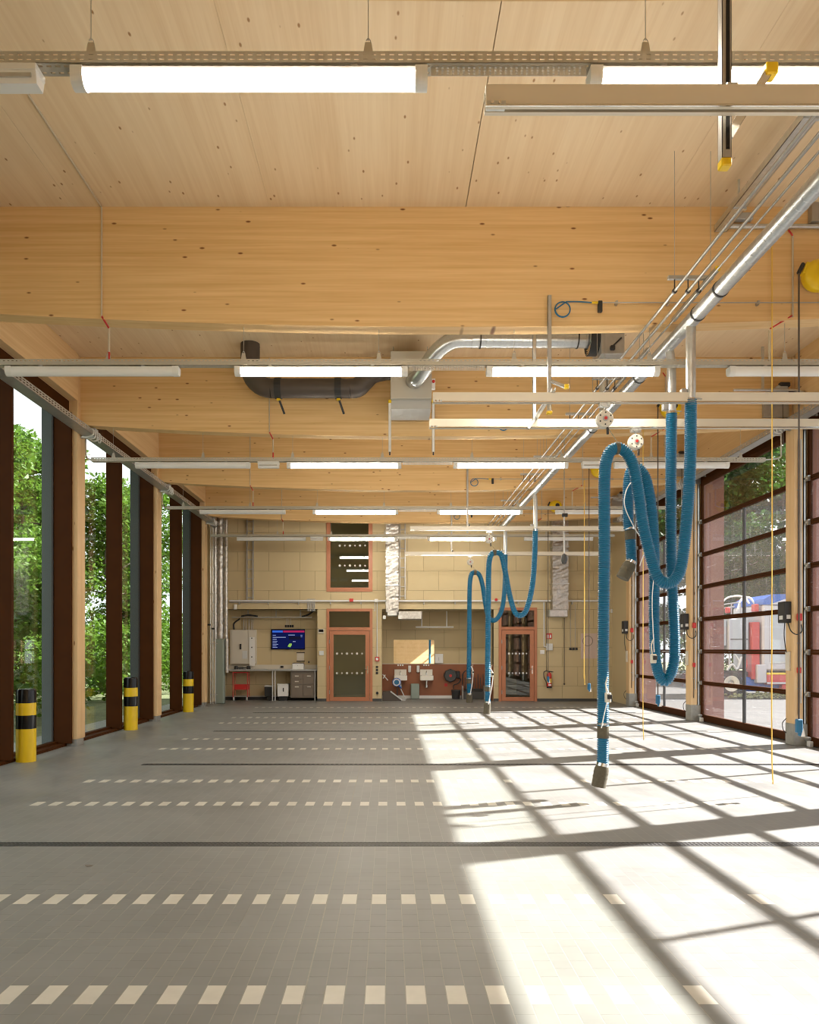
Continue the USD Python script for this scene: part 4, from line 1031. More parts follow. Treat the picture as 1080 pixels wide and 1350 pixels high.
for k, (y, lab) in enumerate(((13.0, 'door drive motor with a grey plate on the second beam, right end'), (17.48, 'door drive motor on the third beam, right end'), (21.95, 'door drive motor on the last beam, right end'))):
    x = 6.83
    m = thing('door_motor', lab, 'motor', (x, y, 5.95), 'door drive motors')
    m.part('plate', box(x-0.22, x+0.22, y+0.10, y+0.17, 5.80, 6.16), 'steel_dull')
    m.part('gearbox', rbox(x-0.08, x+0.12, y-0.10, y+0.10, 6.08, 6.30, 0.03), 'grey_plastic')
    m.part('motor_body', tube([(x-0.22, y, 6.17), (x-0.06, y, 6.17)], 0.075, 18), 'steel_dull', smooth=40)
    m.part('shaft', tube([(x+0.10, y, 6.20), (7.12, y, 6.20)], 0.02, 10), 'dark_brown')
    m.part('cover', rbox(x-0.04, x+0.14, y-0.11, y-0.02, 6.26, 6.34, 0.015), 'black_rubber')
    m.part('chain', tube([(x+0.03, y-0.05, 6.08), (x+0.04, y-0.05, 5.2)], 0.006, 6), 'dark_brown')
for k, (yf) in enumerate(PIER_FAR[3:6]):
    # galvanised door tracks that sweep up from the pier to run under the ceiling
    t = thing('overhead_track', 'curved galvanised overhead track of the sectional door, ' + ['nearest door', 'door with the truck outside', 'far door'][k], 'track', (7.2, yf-PW-0.06, 5.6), 'overhead tracks')
    a = np.linspace(0, math.pi/2, 8)
    y = yf - PW - 0.32
    P = [(7.33, y, 5.70)] + [(7.33-0.42+0.42*math.cos(q), y, 5.72+0.42*math.sin(q)) for q in a] + [(5.9, y, 6.14)]
    t.part('track', tube(P, 0.022, 8), 'galvanised')
    t.part('hanger', box(6.38, 6.42, y-0.012, y+0.012, 6.14, ZC), 'galvanised')
    t.part('guide_plate', box(7.10, 7.30, y-0.008, y+0.008, 5.70, 5.86), 'galvanised')

# ------------------------------------------------------------------ services on the back wall
YW = YB - 0.002
def wb_box(px0, px1, py0, py1, d=0.06, y=None, r=0.004):
    y = YB if y is None else y
    s = F / y
    return rbox((px0-CX)/s, (px1-CX)/s, y-d, y-0.001, EYE+(CY-py1)/s, EYE+(CY-py0)/s, min(r, d*0.3))
def foil_duct(x0, x1, z0, z1, d, n=56, seed=0):
    """A rectangular duct wrapped in crumpled foil."""
    rng = np.random.default_rng(seed)
    zs = np.linspace(z0, z1, n); w = np.array([-1, -0.5, 0, 0.5, 1.0]); out = []
    ring = [(u, -1) for u in w] + [(1, v) for v in (-0.4, 0.4)] + [(u, 1) for u in w[::-1]] + [(-1, v) for v in (0.4, -0.4)]
    v = []
    for i, z in enumerate(zs):
        sc = 1.0 - 0.05 * (i % 14 == 7)
        for (u, q) in ring:
            v.append([(x0+x1)/2 + u*(x1-x0)/2*sc + rng.normal(0, 0.004), YB - 0.03 - d/2 + q*d/2*sc + rng.normal(0, 0.006), z])
    m = len(ring); v = np.array(v)
    i = np.arange(n-1)[:, None]*m; j = np.arange(m)[None]; k = (j+1) % m
    q4 = np.stack([i+j, i+k, i+m+k, i+m+j], -1).reshape(-1, 4)
    f = np.vstack([q4[:, [0, 1, 2]], q4[:, [0, 2, 3]]])
    caps = [[0, b+1, b] for b in range(1, m-1)] + [[(n-1)*m, (n-1)*m+b, (n-1)*m+b+1] for b in range(1, m-1)]
    return v, np.vstack([f, np.array(caps)])
t = thing('foil_duct', 'crumpled silver foil-wrapped duct down the back wall between window and ladder', 'duct', (BX(517), YB-0.2, BZ(812)), 'foil-wrapped wall ducts')
t.part('riser', foil_duct(BX(508.8), BX(525.4), BZ(808), 6.55, 0.32, seed=1), 'foil')
t.part('outlet', cat([rbox(BX(510), BX(524), YB-0.34, YB-0.05, BZ(813), BZ(806), 0.03)]), 'galvanised')
t.part('branch', cat([rbox(BX(525), BX(556), YB-0.30, YB+0.5, BZ(817), BZ(806), 0.02)]), 'foil')
t.part('flange', cat([box(BX(505), BX(509), YB-0.2, YB-0.1, BZ(816.5), BZ(812)), box(BX(525), BX(530), YB-0.32, YB-0.30, BZ(816.5), BZ(812))]), 'galvanised')
for py in (735, 772):
    t.part('strap', box(BX(508.2), BX(526.0), YB-0.375, YB-0.01, BZ(py+1.2), BZ(py)), 'galvanised')
t = thing('foil_duct', 'wider crumpled foil-wrapped duct down the back wall right of the copper door', 'duct', (BX(735), YB-0.2, BZ(806)), 'foil-wrapped wall ducts')
t.part('riser', foil_duct(BX(725.5), BX(746), BZ(806), 6.55, 0.34, seed=2), 'foil')
t.part('outlet', rbox(BX(721), BX(745), YB-0.42, YB-0.01, BZ(814), BZ(804.5), 0.02), 'galvanised')
for py in (722, 770):
    t.part('strap', box(BX(725), BX(747), YB-0.395, YB-0.01, BZ(py+1.2), BZ(py)), 'galvanised')
def ladder(px0, px1, zt, zb, lab):
    t = thing('cable_ladder', lab, 'cable ladder', ((BX(px0)+BX(px1))/2, YB-0.06, zb), 'cable ladders on the back wall')
    for px in (px0, px1): t.part('rail', box(BX(px)-0.018, BX(px)+0.018, YB-0.075, YB-0.003, zb, zt), 'steel_dull')
    for i, z in enumerate(np.arange(zb+0.1, zt, 0.31)): t.part('rung', box(BX(px0)+0.018, BX(px1)-0.018, YB-0.05, YB-0.02, z-0.012, z+0.012), 'steel_dull')
ladder(326, 334, 6.5, BZ(792), 'vertical cable ladder on the back wall above the electrical cabinet')
ladder(527.3, 534.3, 6.5, BZ(790), 'vertical cable ladder on the back wall beside the foil duct')
t = thing('wall_tray', 'long cable conduit running across the back wall above the doors', 'cable conduit', (0, YB-0.06, BZ(793)))
t.part('run', cat([box(BX(303), 7.2, YB-0.09, YB-0.03, BZ(793.4), BZ(791.2))]), 'pale_grey')
t.part('lower_run', cat([box(BX(303), BX(416), YB-0.05, YB-0.03, BZ(794.8), BZ(794))]), 'steel_dull')
for px in (316, 354, 394, 436, 476, 559, 600, 641, 683, 754, 800):
    t.part('bracket', box(BX(px)-0.015, BX(px)+0.015, YB-0.08, YB-0.002, BZ(797), BZ(790.8)), 'steel_dull')
single('fire_sounder', wb_box(461, 466, 789.5, 793.5, 0.14), 'red', 'small red fire sounder on the conduit above the left copper door', 'fire sounder')
single('fire_sounder', lathe([(0, 0), (0.05, 0), (0.05, 0.06), (0, 0.08)], 14, (BX(653.5), YB-0.17, BZ(791)), 'y'), 'red', 'small red round fire sounder on the conduit left of the right copper door', 'fire sounder')
single('junction_box', wb_box(494, 498.5, 790, 794, 0.13), 'white', 'small white junction box on the conduit above the pilaster', 'junction box')
single('junction_box', wb_box(309, 312.5, 797, 803.5, 0.08), 'white', 'small white box above the electrical cabinet niche', 'junction box')
t = thing('cable_drop', 'bundle of dark cables dropping from the conduit into the workbench niche', 'cables', (BX(411), YB-0.05, BZ(803)))
for i in range(6): t.part('cable', tube([(BX(406+i*1.8), YB-0.045, BZ(789.5)), (BX(406+i*1.8), YB-0.045, BZ(806))], 0.013, 6), 'steel_dull')
t.part('shelf', box(BX(403), BX(417), YB-0.08, YB-0.03, BZ(792.5), BZ(791)), 'pale_grey')
t = thing('niche_tray', 'cable tray with dark cables under the soffit of the workbench niche', 'cable tray', (BX(355), 24.9, 2.95))
SN = F / 24.9
zt = EYE + (CY - 814.5) / F * 24.9
t.part('tray', cat([box((306-CX)/SN, (411-CX)/SN, 24.85, 24.98, zt, zt+0.03)]), 'steel_dull')
for px in (327, 364, 396): t.part('hanger', box((px-CX)/SN-0.015, (px-CX)/SN+0.015, 24.90, 24.93, zt+0.028, NL[3]+0.002), 'steel_dull')
t.part('cables', cat([tube(curve([((318-CX)/SN, 24.9, zt+0.05), ((328-CX)/SN, 24.9, zt+0.09), ((340-CX)/SN, 24.9, zt+0.05)]), 0.03, 6), tube(curve([((398-CX)/SN, 24.9, zt+0.04), ((406-CX)/SN, 24.9, zt+0.10), ((412-CX)/SN, 24.88, zt+0.20), ((413-CX)/SN, 24.88, NL[3]-0.01)]), 0.03, 6)]), 'black_rubber')
# left corner: foil-wrapped heating pipes
t = thing('pipe_bundle', 'tall foil-wrapped pipes in the left back corner ending in a grey-green sleeve', 'pipes', (-5.3, 23.35, 0))
YP = 23.35
def PX(px): return (px - CX) * YP / F
def PZ(py): return EYE + (CY - py) * YP / F
for px, r, zb in ((284, 0.085, PZ(845)), (290.5, 0.105, PZ(845)), (298, 0.06, PZ(842))):
    zz = np.linspace(zb, 6.0, 90); rng = np.random.default_rng(int(px))
    t.part('foil_pipe', tube([(PX(px)+rng.normal(0, 0.004), YP+rng.normal(0, 0.004), z) for z in zz], r*(1+rng.normal(0, 0.05, 90)), 14), 'foil', smooth=30)
t.part('sleeve', rbox(PX(285.5), PX(296), YP-0.14, YP+0.14, 0.0, PZ(842), 0.02), 'green_grey')
t.part('foil_tail', tube([(PX(299), YP, z) for z in np.linspace(PZ(887), PZ(842), 12)], 0.055*(1+0.08*np.sin(np.arange(12)*2.1)), 12), 'foil')
for px in (277, 280, 283):
    t.part('thin_pipe', tube([(PX(px)+0.06, YP-0.17, 0.0), (PX(px)+0.06, YP-0.17, 6.0)], 0.017, 8), 'galvanised', smooth=40)
for py in (724, 783, 848, 915):
    t.part('clamp_bar', box(-5.58, PX(289), YP-0.20, YP-0.186, PZ(py+0.7), PZ(py)), 'steel_dull')
t.part('valve', rbox(PX(276), PX(280), YP-0.24, YP-0.19, PZ(825), PZ(823), 0.006), 'black_rubber')
t.part('valve', rbox(PX(281), PX(285), YP-0.24, YP-0.19, PZ(830), PZ(828), 0.006), 'black_rubber')

# ---- workbench niche
SL = F / NLY
def NX(px): return (px - CX) / SL
def NZ(py): return EYE + (CY - py) / SL
def nbox(px0, px1, py0, py1, d=0.05, y0=None, r=0.004):
    y = NLY if y0 is None else y0
    s = F / y
    return rbox((px0-CX)/s, (px1-CX)/s, y-d, y-0.001, EYE+(CY-py1)/s, EYE+(CY-py0)/s, min(r, d*0.3))
t = thing('electrical_cabinet', 'cream wall-mounted electrical cabinet with small locks in the niche', 'electrical cabinet', (NX(321), NLY-0.1, NZ(875)))
t.part('body', nbox(305.3, 338.6, 830.5, 875.5, 0.22), 'cabinet_cream')
dd = t.part('door', nbox(305.8, 327, 831, 875, 0.02, NLY-0.221), 'cabinet_cream')
dd.part('handle', nbox(316.3, 318.3, 849, 856, 0.03, NLY-0.242), 'black_rubber')
dd.part('plate', nbox(319.5, 326, 858, 868.5, 0.006, NLY-0.242), 'pale_grey')
d2 = t.part('door', nbox(327.6, 338.2, 831, 875, 0.02, NLY-0.221), 'cabinet_cream')
for py in (841.5, 853.5, 866): d2.part('lock', disc((((332-CX)/F*(NLY-0.25)), NLY-0.252, NZ(py)), 0.022, 0.012, 'y', 10), 'black_rubber')
d2.part('strip', nbox(329, 336, 840, 878, 0.004, NLY-0.242), 'white')
for i, px in enumerate((309.5, 322, 325, 329, 332, 334)):
    pts_ = [(NX(px), NLY-0.1, NZ(831)), (NX(px), NLY-0.1, NZ(822)), (NX(px+(8 if i == 0 else 0.5)), NLY-0.15, NZ(816))]
    t.part('cable', tube(curve(pts_, 5), 0.028 if i == 0 else 0.012, 6), 'black_rubber' if i == 0 else 'steel_dull')
t = thing('monitor', 'wall-mounted flat screen showing a dark blue dispatch display with a red header', 'screen', (NX(380), NLY-0.05, NZ(856)))
t.part('case', nbox(357.9, 402.4, 829.6, 856.2, 0.07), 'black_gloss')
ys = NLY - 0.0715
def scr(px0, px1, py0, py1, m, name, lvl=1):
    return t.part(name, box(NX(px0)*ys/NLY, NX(px1)*ys/NLY, ys-0.0012*lvl, ys-0.0012*(lvl-1)-0.0001, EYE+(CY-py1)*ys/F, EYE+(CY-py0)*ys/F), m)
scr(358.8, 401.6, 830.6, 855.2, 'screen_navy', 'display')
scr(359.0, 373.0, 831.2, 834.0, 'screen_blue', 'display_header', 2)
scr(373.4, 401.4, 831.2, 834.0, 'screen_red', 'display_header', 2)
scr(381, 397, 839, 843.5, 'screen_black', 'display_box', 2)
for i, (a, b, c_) in enumerate([(359.6, 364, 837), (359.6, 377, 839.8), (359.6, 365, 842.5), (359.6, 366, 845), (359.6, 365, 847), (359.6, 367, 849), (359.6, 364.5, 851), (359.6, 366, 853), (380, 389, 836.8), (386, 390, 845.4), (396, 399, 837), (396, 398.6, 839)]):
    scr(a, b, c_, c_+0.8, 'screen_text', 'text_line', 2)
v, f = prism(Polygon([(NX(380.2), NZ(852)), (NX(383), NZ(853)), (NX(385), NZ(850)), (NX(384.5), NZ(848.5)), (NX(382), NZ(849))]).buffer(0.01), ys-0.0035, ys-0.0015)
t.part('map_area', (v, f), 'screen_green')
t = thing('camera_box', 'small dark bracket with black sockets above the wall screen', 'sockets', (NX(381), NLY-0.03, NZ(827)))
for px in (377, 380, 383, 386): t.part('socket', nbox(px-1.2, px+1.2, 824, 827, 0.05), 'black_rubber')
for px in (378, 380, 383.5): t.part('cable', bar((NX(px), NLY-0.03, NZ(824)), (NX(px), NLY-0.03, NZ(815.5)), 0.008, 6), 'pale_grey')
t = thing('worktop', 'grey workbench top with upstand in the niche', 'worktop', (NX(360), 24.7, 1.0))
WZ = EYE + (CY - 882.5) / F * 24.45
t.part('top', rbox(-5.55, NL[1]-0.01, 24.42, NLY-0.01, WZ-0.05, WZ, 0.006), 'grey_plastic')
t.part('upstand', box(-5.55, NL[1]-0.01, NLY-0.03, NLY-0.002, WZ, NZ(876.4)), 'cabinet_cream')
us = F / (NLY-0.031)
t.part('socket', rbox((370-CX)/us, (373.8-CX)/us, NLY-0.055, NLY-0.03, WZ+0.03, WZ+0.10, 0.004), 'black_rubber')
for px in (359.3, 362.5, 415.3):
    t.part('leg', box((px-CX)/40.1-0.014, (px-CX)/40.1+0.014, 24.45, 24.50, 0, WZ-0.05), 'pale_grey')
t.part('plinth', box(-5.55, NL[1]-0.02, 24.95, 25.05, 0, 0.10), 'black_rubber')
t.part('foot_rail', box(-5.55, (382-CX)/40.1, 24.93, 24.95, 0.11, 0.14), 'steel_dull')
sd = F / 24.5
def dbox(px0, px1, py0, py1, d0, d1, r=0.004): return rbox((px0-CX)/sd, (px1-CX)/sd, d0, d1, EYE+(CY-py1)/sd, EYE+(CY-py0)/sd, r)
t = thing('drawer_unit', 'taupe drawer unit with pale handles under the workbench', 'drawer unit', ((399-CX)/sd, 24.75, 0.12))
t.part('body', rbox((383-CX)/sd, (414.5-CX)/sd, 24.52, 25.05, 0.10, WZ-0.052, 0.004), 'drawer_taupe')
for (a, b, c_, d_, hx) in ((384.5, 399, 888.5, 895, 391.5), (384.5, 399, 895.6, 902, 391.5), (384.5, 399, 902.6, 917.5, 391.5), (400, 414, 888.5, 902, 407.5), (400, 414, 902.6, 917.5, 407.5)):
    dr = t.part('drawer', dbox(a, b, c_, d_, 24.50, 24.519, 0.003), 'drawer_taupe')
    dr.part('handle', cat([dbox(hx-2.6, hx+2.6, c_+2.2, c_+3.6, 24.47, 24.50, 0.004)]), 'cabinet_cream')
t = thing('tool_trolley', 'red tool trolley on castors under the workbench at the left', 'trolley', ((317-CX)/sd, 24.7, 0))
x0, x1 = (307.5-CX)/sd, (326.5-CX)/sd
for x in (x0, x1):
    for y in (24.47, 24.80): t.part('post', tube([(x, y, 0.12), (x, y, WZ-0.09)], 0.013, 8), 'red')
t.part('box', dbox(309, 326.3, 902.3, 909.3, 24.48, 24.80), 'red')
t.part('shelf', cat([box(x0, x1, 24.47, 24.80, 0.13, 0.16)]), 'steel_dull')
t.part('tool_tray', cat([box(x0, x1, 24.47, 24.80, WZ-0.12, WZ-0.09)]), 'red')
for x in (x0+0.02, x1-0.02):
    w_ = t.part('castor', cat([tube([(x-0.02, 24.50, 0.06), (x+0.02, 24.50, 0.06)], 0.06, 14)]), 'pale_grey')
    t.part('castor_fork', box(x-0.024, x+0.024, 24.49, 24.53, 0.06, 0.14), 'steel_dull')
t = thing('hand_tool', 'dark two-headed power tool lying on the left end of the workbench', 'tool', ((316-CX)/sd, 24.6, WZ))
for px in (310.5, 327): t.part('head', lathe([(0, 0), (0.065, 0.0), (0.07, 0.03), (0.06, 0.10), (0, 0.12)], 14, ((px-CX)/sd, 24.6, WZ)), 'black_rubber')
t.part('bar', box((309-CX)/sd, (328-CX)/sd, 24.58, 24.62, WZ+0.03, WZ+0.06), 'black_rubber')
t.part('bracket', box((314-CX)/sd, (320-CX)/sd, 24.56, 24.64, WZ+0.0, WZ+0.08), 'dark_grey')
t = thing('waste_bin', 'black waste bin with pale liner under the workbench', 'bin', ((353-CX)/sd, 24.75, 0.14), 'bins under the workbench')
t.part('body', dbox(348, 358, 905.5, 918.5, 24.62, 24.90, 0.01), 'black_rubber'); t.part('liner', dbox(347.7, 358.3, 904, 905.8, 24.61, 24.91, 0.01), 'pale_grey')
t.part('stand', dbox(350, 356, 918.3, 923.9, 24.70, 24.85, 0.005), 'black_rubber')
t = thing('waste_bin', 'white waste bin with a black slot beside the drawer unit', 'bin', ((372-CX)/sd, 24.7, 0.1), 'bins under the workbench')
t.part('body', dbox(365.3, 379.8, 903, 918.3, 24.56, 24.90, 0.01), 'white'); t.part('slot', dbox(372.8, 374, 907, 912, 24.55, 24.563, 0.003), 'black_rubber')
t.part('rim', dbox(365, 380, 901.8, 903.4, 24.55, 24.91, 0.006), 'white')
t.part('stand', dbox(367, 378, 918.2, 923.9, 24.65, 24.85, 0.005), 'black_rubber')
t = thing('printer', 'small white printer on the right end of the workbench', 'printer', ((393-CX)/sd, 24.7, WZ))
t.part('body', rbox((385-CX)/sd, (400.3-CX)/sd, 24.52, 24.9, WZ, WZ+0.19, 0.015), 'white')
t.part('lid', rbox((385.5-CX)/sd, (399.8-CX)/sd, 24.53, 24.9, WZ+0.191, WZ+0.215, 0.005), 'dark_brown')
t.part('logo', disc(((392.5-CX)/sd, 24.512, WZ+0.12), 0.012, 0.008, 'y', 8), 'grey_plastic')
t = thing('notice_sheet', 'cream notice sheet between two dark strips on the niche wall below the screen', 'notice', (NX(396), NLY-0.02, NZ(870)))
t.part('sheet', nbox(391.5, 401, 861, 871, 0.006), 'paper'); t.part('strip', nbox(391, 402, 859.8, 861, 0.02), 'dark_brown'); t.part('strip', nbox(391, 402, 871, 872.2, 0.02), 'dark_brown')
single('wall_switch', nbox(406.5, 408, 871.5, 874, 0.03), 'black_rubber', 'tiny black switch on the niche wall above the drawer unit', 'switch')
# ---- pilaster between niche and left door
t = thing('thermostat', 'dark display panel in a pale frame on the pilaster left of the copper door', 'display', (BX(423.5), YB-0.02, BZ(832)))
t.part('frame', wb_box(419.5, 427.3, 829, 835, 0.03), 'cabinet_cream'); t.part('display', wb_box(420.3, 426.6, 829.7, 833.2, 0.008, YB-0.03, 0.002), 'black_gloss')
single('intercom', wb_box(421, 427, 858, 863.8, 0.04), 'pale_grey', 'small pale intercom panel on the pilaster left of the copper door', 'intercom')
# ---- pilaster right of the left door
t = thing('call_point', 'red fire alarm call point with white centre at the end of a vertical conduit', 'call point', (BX(497.4), YB-0.03, BZ(869)))
t.part('frame', wb_box(494.6, 500.2, 866, 871.6, 0.05), 'red'); t.part('button', wb_box(495.8, 499, 867.2, 870.4, 0.008, YB-0.05, 0.002), 'white')
t.part('conduit', tube([(BX(497.4), YB-0.025, BZ(866)), (BX(497.4), YB-0.025, BZ(794.5))], 0.016, 8), 'pale_grey')
t.part('conduit', tube([(BX(494.2), YB-0.025, BZ(806)), (BX(494.2), YB-0.025, BZ(794.5))], 0.012, 8), 'pale_grey')
t = thing('light_switch', 'column of three black switches on the pilaster under the call point', 'switches', (BX(497), YB-0.02, BZ(888)))
for py in (878, 882, 886): t.part('switch', wb_box(495.6, 498.6, py, py+2.8, 0.02), 'black_rubber')
single('wall_socket', lathe([(0, 0), (0.04, 0), (0.045, 0.03), (0, 0.03)], 14, (BX(497.4), YB-0.03, BZ(913.7)), 'y'), 'black_rubber', 'black socket low on the pilaster beside the wash niche', 'socket')
# ---- wash niche
SS = F / NSY
def SX(px): return (px - CX) / SS
def SZ(py): return EYE + (CY - py) / SS
def sb(px0, px1, py0, py1, d=0.05, y=None, r=0.006):
    y = NSY - 0.012 if y is None else y
    s = F / y
    return rbox((px0-CX)/s, (px1-CX)/s, y-d, y-0.001, EYE+(CY-py1)/s, EYE+(CY-py0)/s, min(r, d*0.3))
t = thing('wall_mirror', 'wide frameless mirror above the two wash basins reflecting the sunlit wood', 'mirror', (SX(545), NSY-0.03, SZ(875)))
t.part('glass', box(SX(519), SX(572.3), NSY-0.010, NSY-0.004, SZ(874.7), SZ(843.6)), 'mirror')
t.part('backing', box(SX(519.3), SX(572), NSY-0.004, NSY-0.001, SZ(874.6), SZ(843.8)), 'dark_grey')
t = thing('towel_dispenser', 'white paper towel dispenser right of the mirror', 'dispenser', (SX(579), NSY-0.06, SZ(875)))
t.part('case', sb(573.5, 584, 862, 874.2, 0.12, NSY), 'white'); t.part('slot', sb(578.4, 579.0, 866.5, 871, 0.004, NSY-0.121), 'grey_plastic')
t = thing('niche_lamp', 'thin white linear lamp hanging in the wash niche', 'lamp', (SX(573), 25.3, SZ(826)))
t.part('tube', rbox((548-CX)/38.7, (598-CX)/38.7, 25.27, 25.33, EYE+(CY-827.6)/38.7, EYE+(CY-825.8)/38.7, 0.01), 'white')
t.part('rod', bar(((589-CX)/38.7, 25.3, EYE+(CY-826)/38.7), ((589-CX)/38.7, 25.3, NS[3]), 0.02, 8), 'white')
t.part('rod', bar(((556-CX)/38.7, 25.3, EYE+(CY-826)/38.7), ((556-CX)/38.7, 25.3, NS[3]), 0.02, 8), 'white')
for k, (px0, px1, lab) in enumerate(((520, 536, 'left wash basin with splashback, a blue reel in front'), (553.8, 570.2, 'right wash basin with splashback and trap below'))):
    t = thing('wash_basin', lab, 'wash basin', (SX((px0+px1)/2), NSY-0.25, SZ(897)), 'wash basins')
    xm = SX((px0+px1)/2); hw = (SX(px1)-SX(px0))/2
    t.part('splashback', sb(px0, px1, 882.5, 891.5, 0.05), 'ceramic')
    zt_ = SZ(890); 
    t.part('bowl', cat([prism(sbox(xm-hw*0.92, NSY-0.46, xm+hw*0.92, NSY-0.055).buffer(0.03).difference(sbox(xm-hw*0.75, NSY-0.42, xm+hw*0.75, NSY-0.12)), zt_-0.16, zt_-0.005, 'z'), box(xm-hw*0.9, xm+hw*0.9, NSY-0.45, NSY-0.06, zt_-0.17, zt_-0.13)]), 'ceramic')
    t.part('trap', cat([tube([(xm, NSY-0.25, zt_-0.165), (xm, NSY-0.25, zt_-0.36)], 0.035, 12), lathe([(0, 0), (0.05, 0), (0.05, 0.08), (0, 0.09)], 12, (xm, NSY-0.25, zt_-0.42)), tube([(xm, NSY-0.25, zt_-0.32), (xm, NSY-0.02, zt_-0.32)], 0.02, 8)]), 'chrome', smooth=40)
    t.part('tap', cat([tube(curve([(xm, NSY-0.07, zt_+0.0), (xm, NSY-0.07, zt_+0.10), (xm, NSY-0.16, zt_+0.14), (xm, NSY-0.2, zt_+0.10)], 5), 0.012, 8)]), 'chrome', smooth=40)
    t.part('valve', cat([disc((xm+u, NSY-0.06, SZ(877)), 0.03, 0.03, 'y', 10) for u in (-0.08, 0, 0.08)]), 'white')
for px0, px1, lab in ((538.3, 542, 'slim white soap dispenser right of the left basin'), (549.4, 553, 'slim white soap dispenser left of the right basin')):
    t = thing('soap_dispenser', lab, 'dispenser', (SX((px0+px1)/2), NSY-0.06, SZ(886)), 'soap dispensers')
    t.part('case', sb(px0, px1, 877.5, 886, 0.09), 'white'); t.part('pump', sb(px0+1, px1-1, 886, 887.2, 0.05, NSY-0.03), 'grey_plastic')
t = thing('blue_reel', 'small blue and white round wash reel in front of the left basin', 'reel', (SX(523.5), NSY-0.6, SZ(904)))
rc = np.array([(523-CX)/F*25.2, 25.2, EYE+(CY-899.5)/F*25.2])
t.part('disc', lathe([(0, 0), (0.14, 0), (0.15, 0.02), (0.14, 0.05), (0, 0.05)], 20, tuple(rc), 'y'), 'truck_blue'); t.part('hub', lathe([(0, -0.02), (0.07, -0.02), (0.07, 0.0), (0, 0.0)], 16, tuple(rc), 'y'), 'blue')
t.part('face_ring', lathe([(0.085, -0.006), (0.125, -0.006), (0.125, 0.0), (0.085, 0.0)], 18, tuple(rc), 'y'), 'pale_grey')
t.part('handle', tube([rc + [0.08, 0.02, -0.1], rc + [0.33, 0.10, -0.62]], 0.018, 8), 'pale_grey'); t.part('nozzle', tube([rc + [0.06, 0.0, -0.1], rc + [0.16, 0.0, -0.2]], 0.03, 8), 'truck_blue')
t.part('stand', tube([rc + [0.02, 0.02, -0.13], (rc[0]+0.02, 25.24, 0.0)], 0.016, 8), 'dark_grey')
t = thing('boot_ramp', 'dark sloping boot-wash tray at the left end of the wash niche', 'boot wash', (SX(514), 24.6, 0))
sq = F / 24.5
t.part('tray', prism(Polygon([((504.2-CX)/sq, 0), ((529-CX)/sq, 0), ((529-CX)/sq, 0.04), ((516-CX)/sq, 0.30), ((504.2-CX)/sq, 0.30)]), 24.45, 25.2), 'dark_brown')
t.part('edge', tube([((515-CX)/sq, 24.44, 0.31), ((530-CX)/sq, 24.44, 0.03)], 0.02, 8), 'pale_grey')
t.part('foot', box((529-CX)/sq, (535-CX)/sq, 24.45, 24.9, 0.0, 0.07), 'grey_plastic')
t = thing('wall_sprayer', 'pale hand spray lance leaning on the left cheek of the wash niche', 'spray lance', (SX(507), 25.4, SZ(896)))
t.part('lance', tube([((504.6-CX)/38.6, 25.4, EYE+(CY-889)/38.6), ((511.5-CX)/38.6, 25.4, EYE+(CY-897)/38.6)], 0.018, 8), 'pale_grey'); t.part('grip', tube([((505.2-CX)/38.6, 25.4, EYE+(CY-894.5)/38.6), ((508-CX)/38.6, 25.4, EYE+(CY-889.5)/38.6)], 0.02, 8), 'white')
single('waste_bin', sb(541.5, 552.5, 901, 920.5, 0.35, NSY-0.04, 0.02), 'green_grey', 'grey-green steel bin standing between the two wash basins', 'bin')
t = thing('hose_reel', 'grey round water hose reel on the terracotta wall of the wash niche', 'hose reel', (SX(595), NSY-0.1, SZ(891)))
hc = np.array([SX(593.5), NSY-0.20, SZ(890.5)])
t.part('housing', lathe([(0, -0.02), (0.20, -0.02), (0.235, 0.02), (0.235, 0.15), (0, 0.18)], 8, tuple(hc), 'y'), 'dark_grey', smooth=20)
t.part('hub', lathe([(0, -0.03), (0.05, -0.03), (0.05, 0.0), (0, 0.0)], 14, tuple(hc), 'y'), 'red')
t.part('outlet', rbox(SX(600), SX(606), NSY-0.18, NSY-0.012, SZ(894), SZ(884.5), 0.02), 'black_rubber')
t.part('hose', tube(curve([(SX(604), NSY-0.1, SZ(893)), (SX(607), NSY-0.12, SZ(896)), (SX(603), NSY-0.14, SZ(901)), (SX(598), NSY-0.13, SZ(903)), (SX(597.5), NSY-0.13, SZ(908))], 6), 0.02, 8), 'black_rubber')
t.part('red_tag', sb(586, 590, 901, 905, 0.01), 'red')
t = thing('waste_bin', 'small black bucket on the floor below the hose reel', 'bucket', (SX(600), NSY-0.4, 0))
t.part('body', lathe([(0, 0), (0.13, 0), (0.16, 0.30), (0.15, 0.30), (0, 0.04)], 18, (SX(600), NSY-0.35, 0)), 'black_rubber'); t.part('rim', lathe([(0.155, 0.29), (0.17, 0.29), (0.17, 0.31), (0.155, 0.31)], 18, (SX(600), NSY-0.35, 0)), 'dark_grey')
t = thing('boot_rack', 'dark boot-cleaning rack of upright tubes at the right end of the wash niche', 'rack', (SX(624), NSY-0.4, 0))
xa_, xb_ = SX(609), SX(636)
for i, x in enumerate(np.linspace(xa_, xb_, 9)): t.part('upright', tube([(x, NSY-0.30, 0.1), (x, NSY-0.20, 0.72 if i % 2 else 0.85)], 0.014, 8), 'dark_grey')
t.part('base_box', rbox(xa_, xb_, NSY-0.5, NSY-0.1, 0.0, 0.28, 0.01), 'dark_grey'); t.part('brush', rbox(xa_+0.08, xb_-0.05, NSY-0.52, NSY-0.42, 0.27, 0.36, 0.01), 'black_rubber')
t.part('side_frame', cat([box(xa_-0.03, xa_, NSY-0.52, NSY-0.1, 0, 0.45), box(xb_, xb_+0.03, NSY-0.52, NSY-0.1, 0, 0.45)]), 'steel_dull')
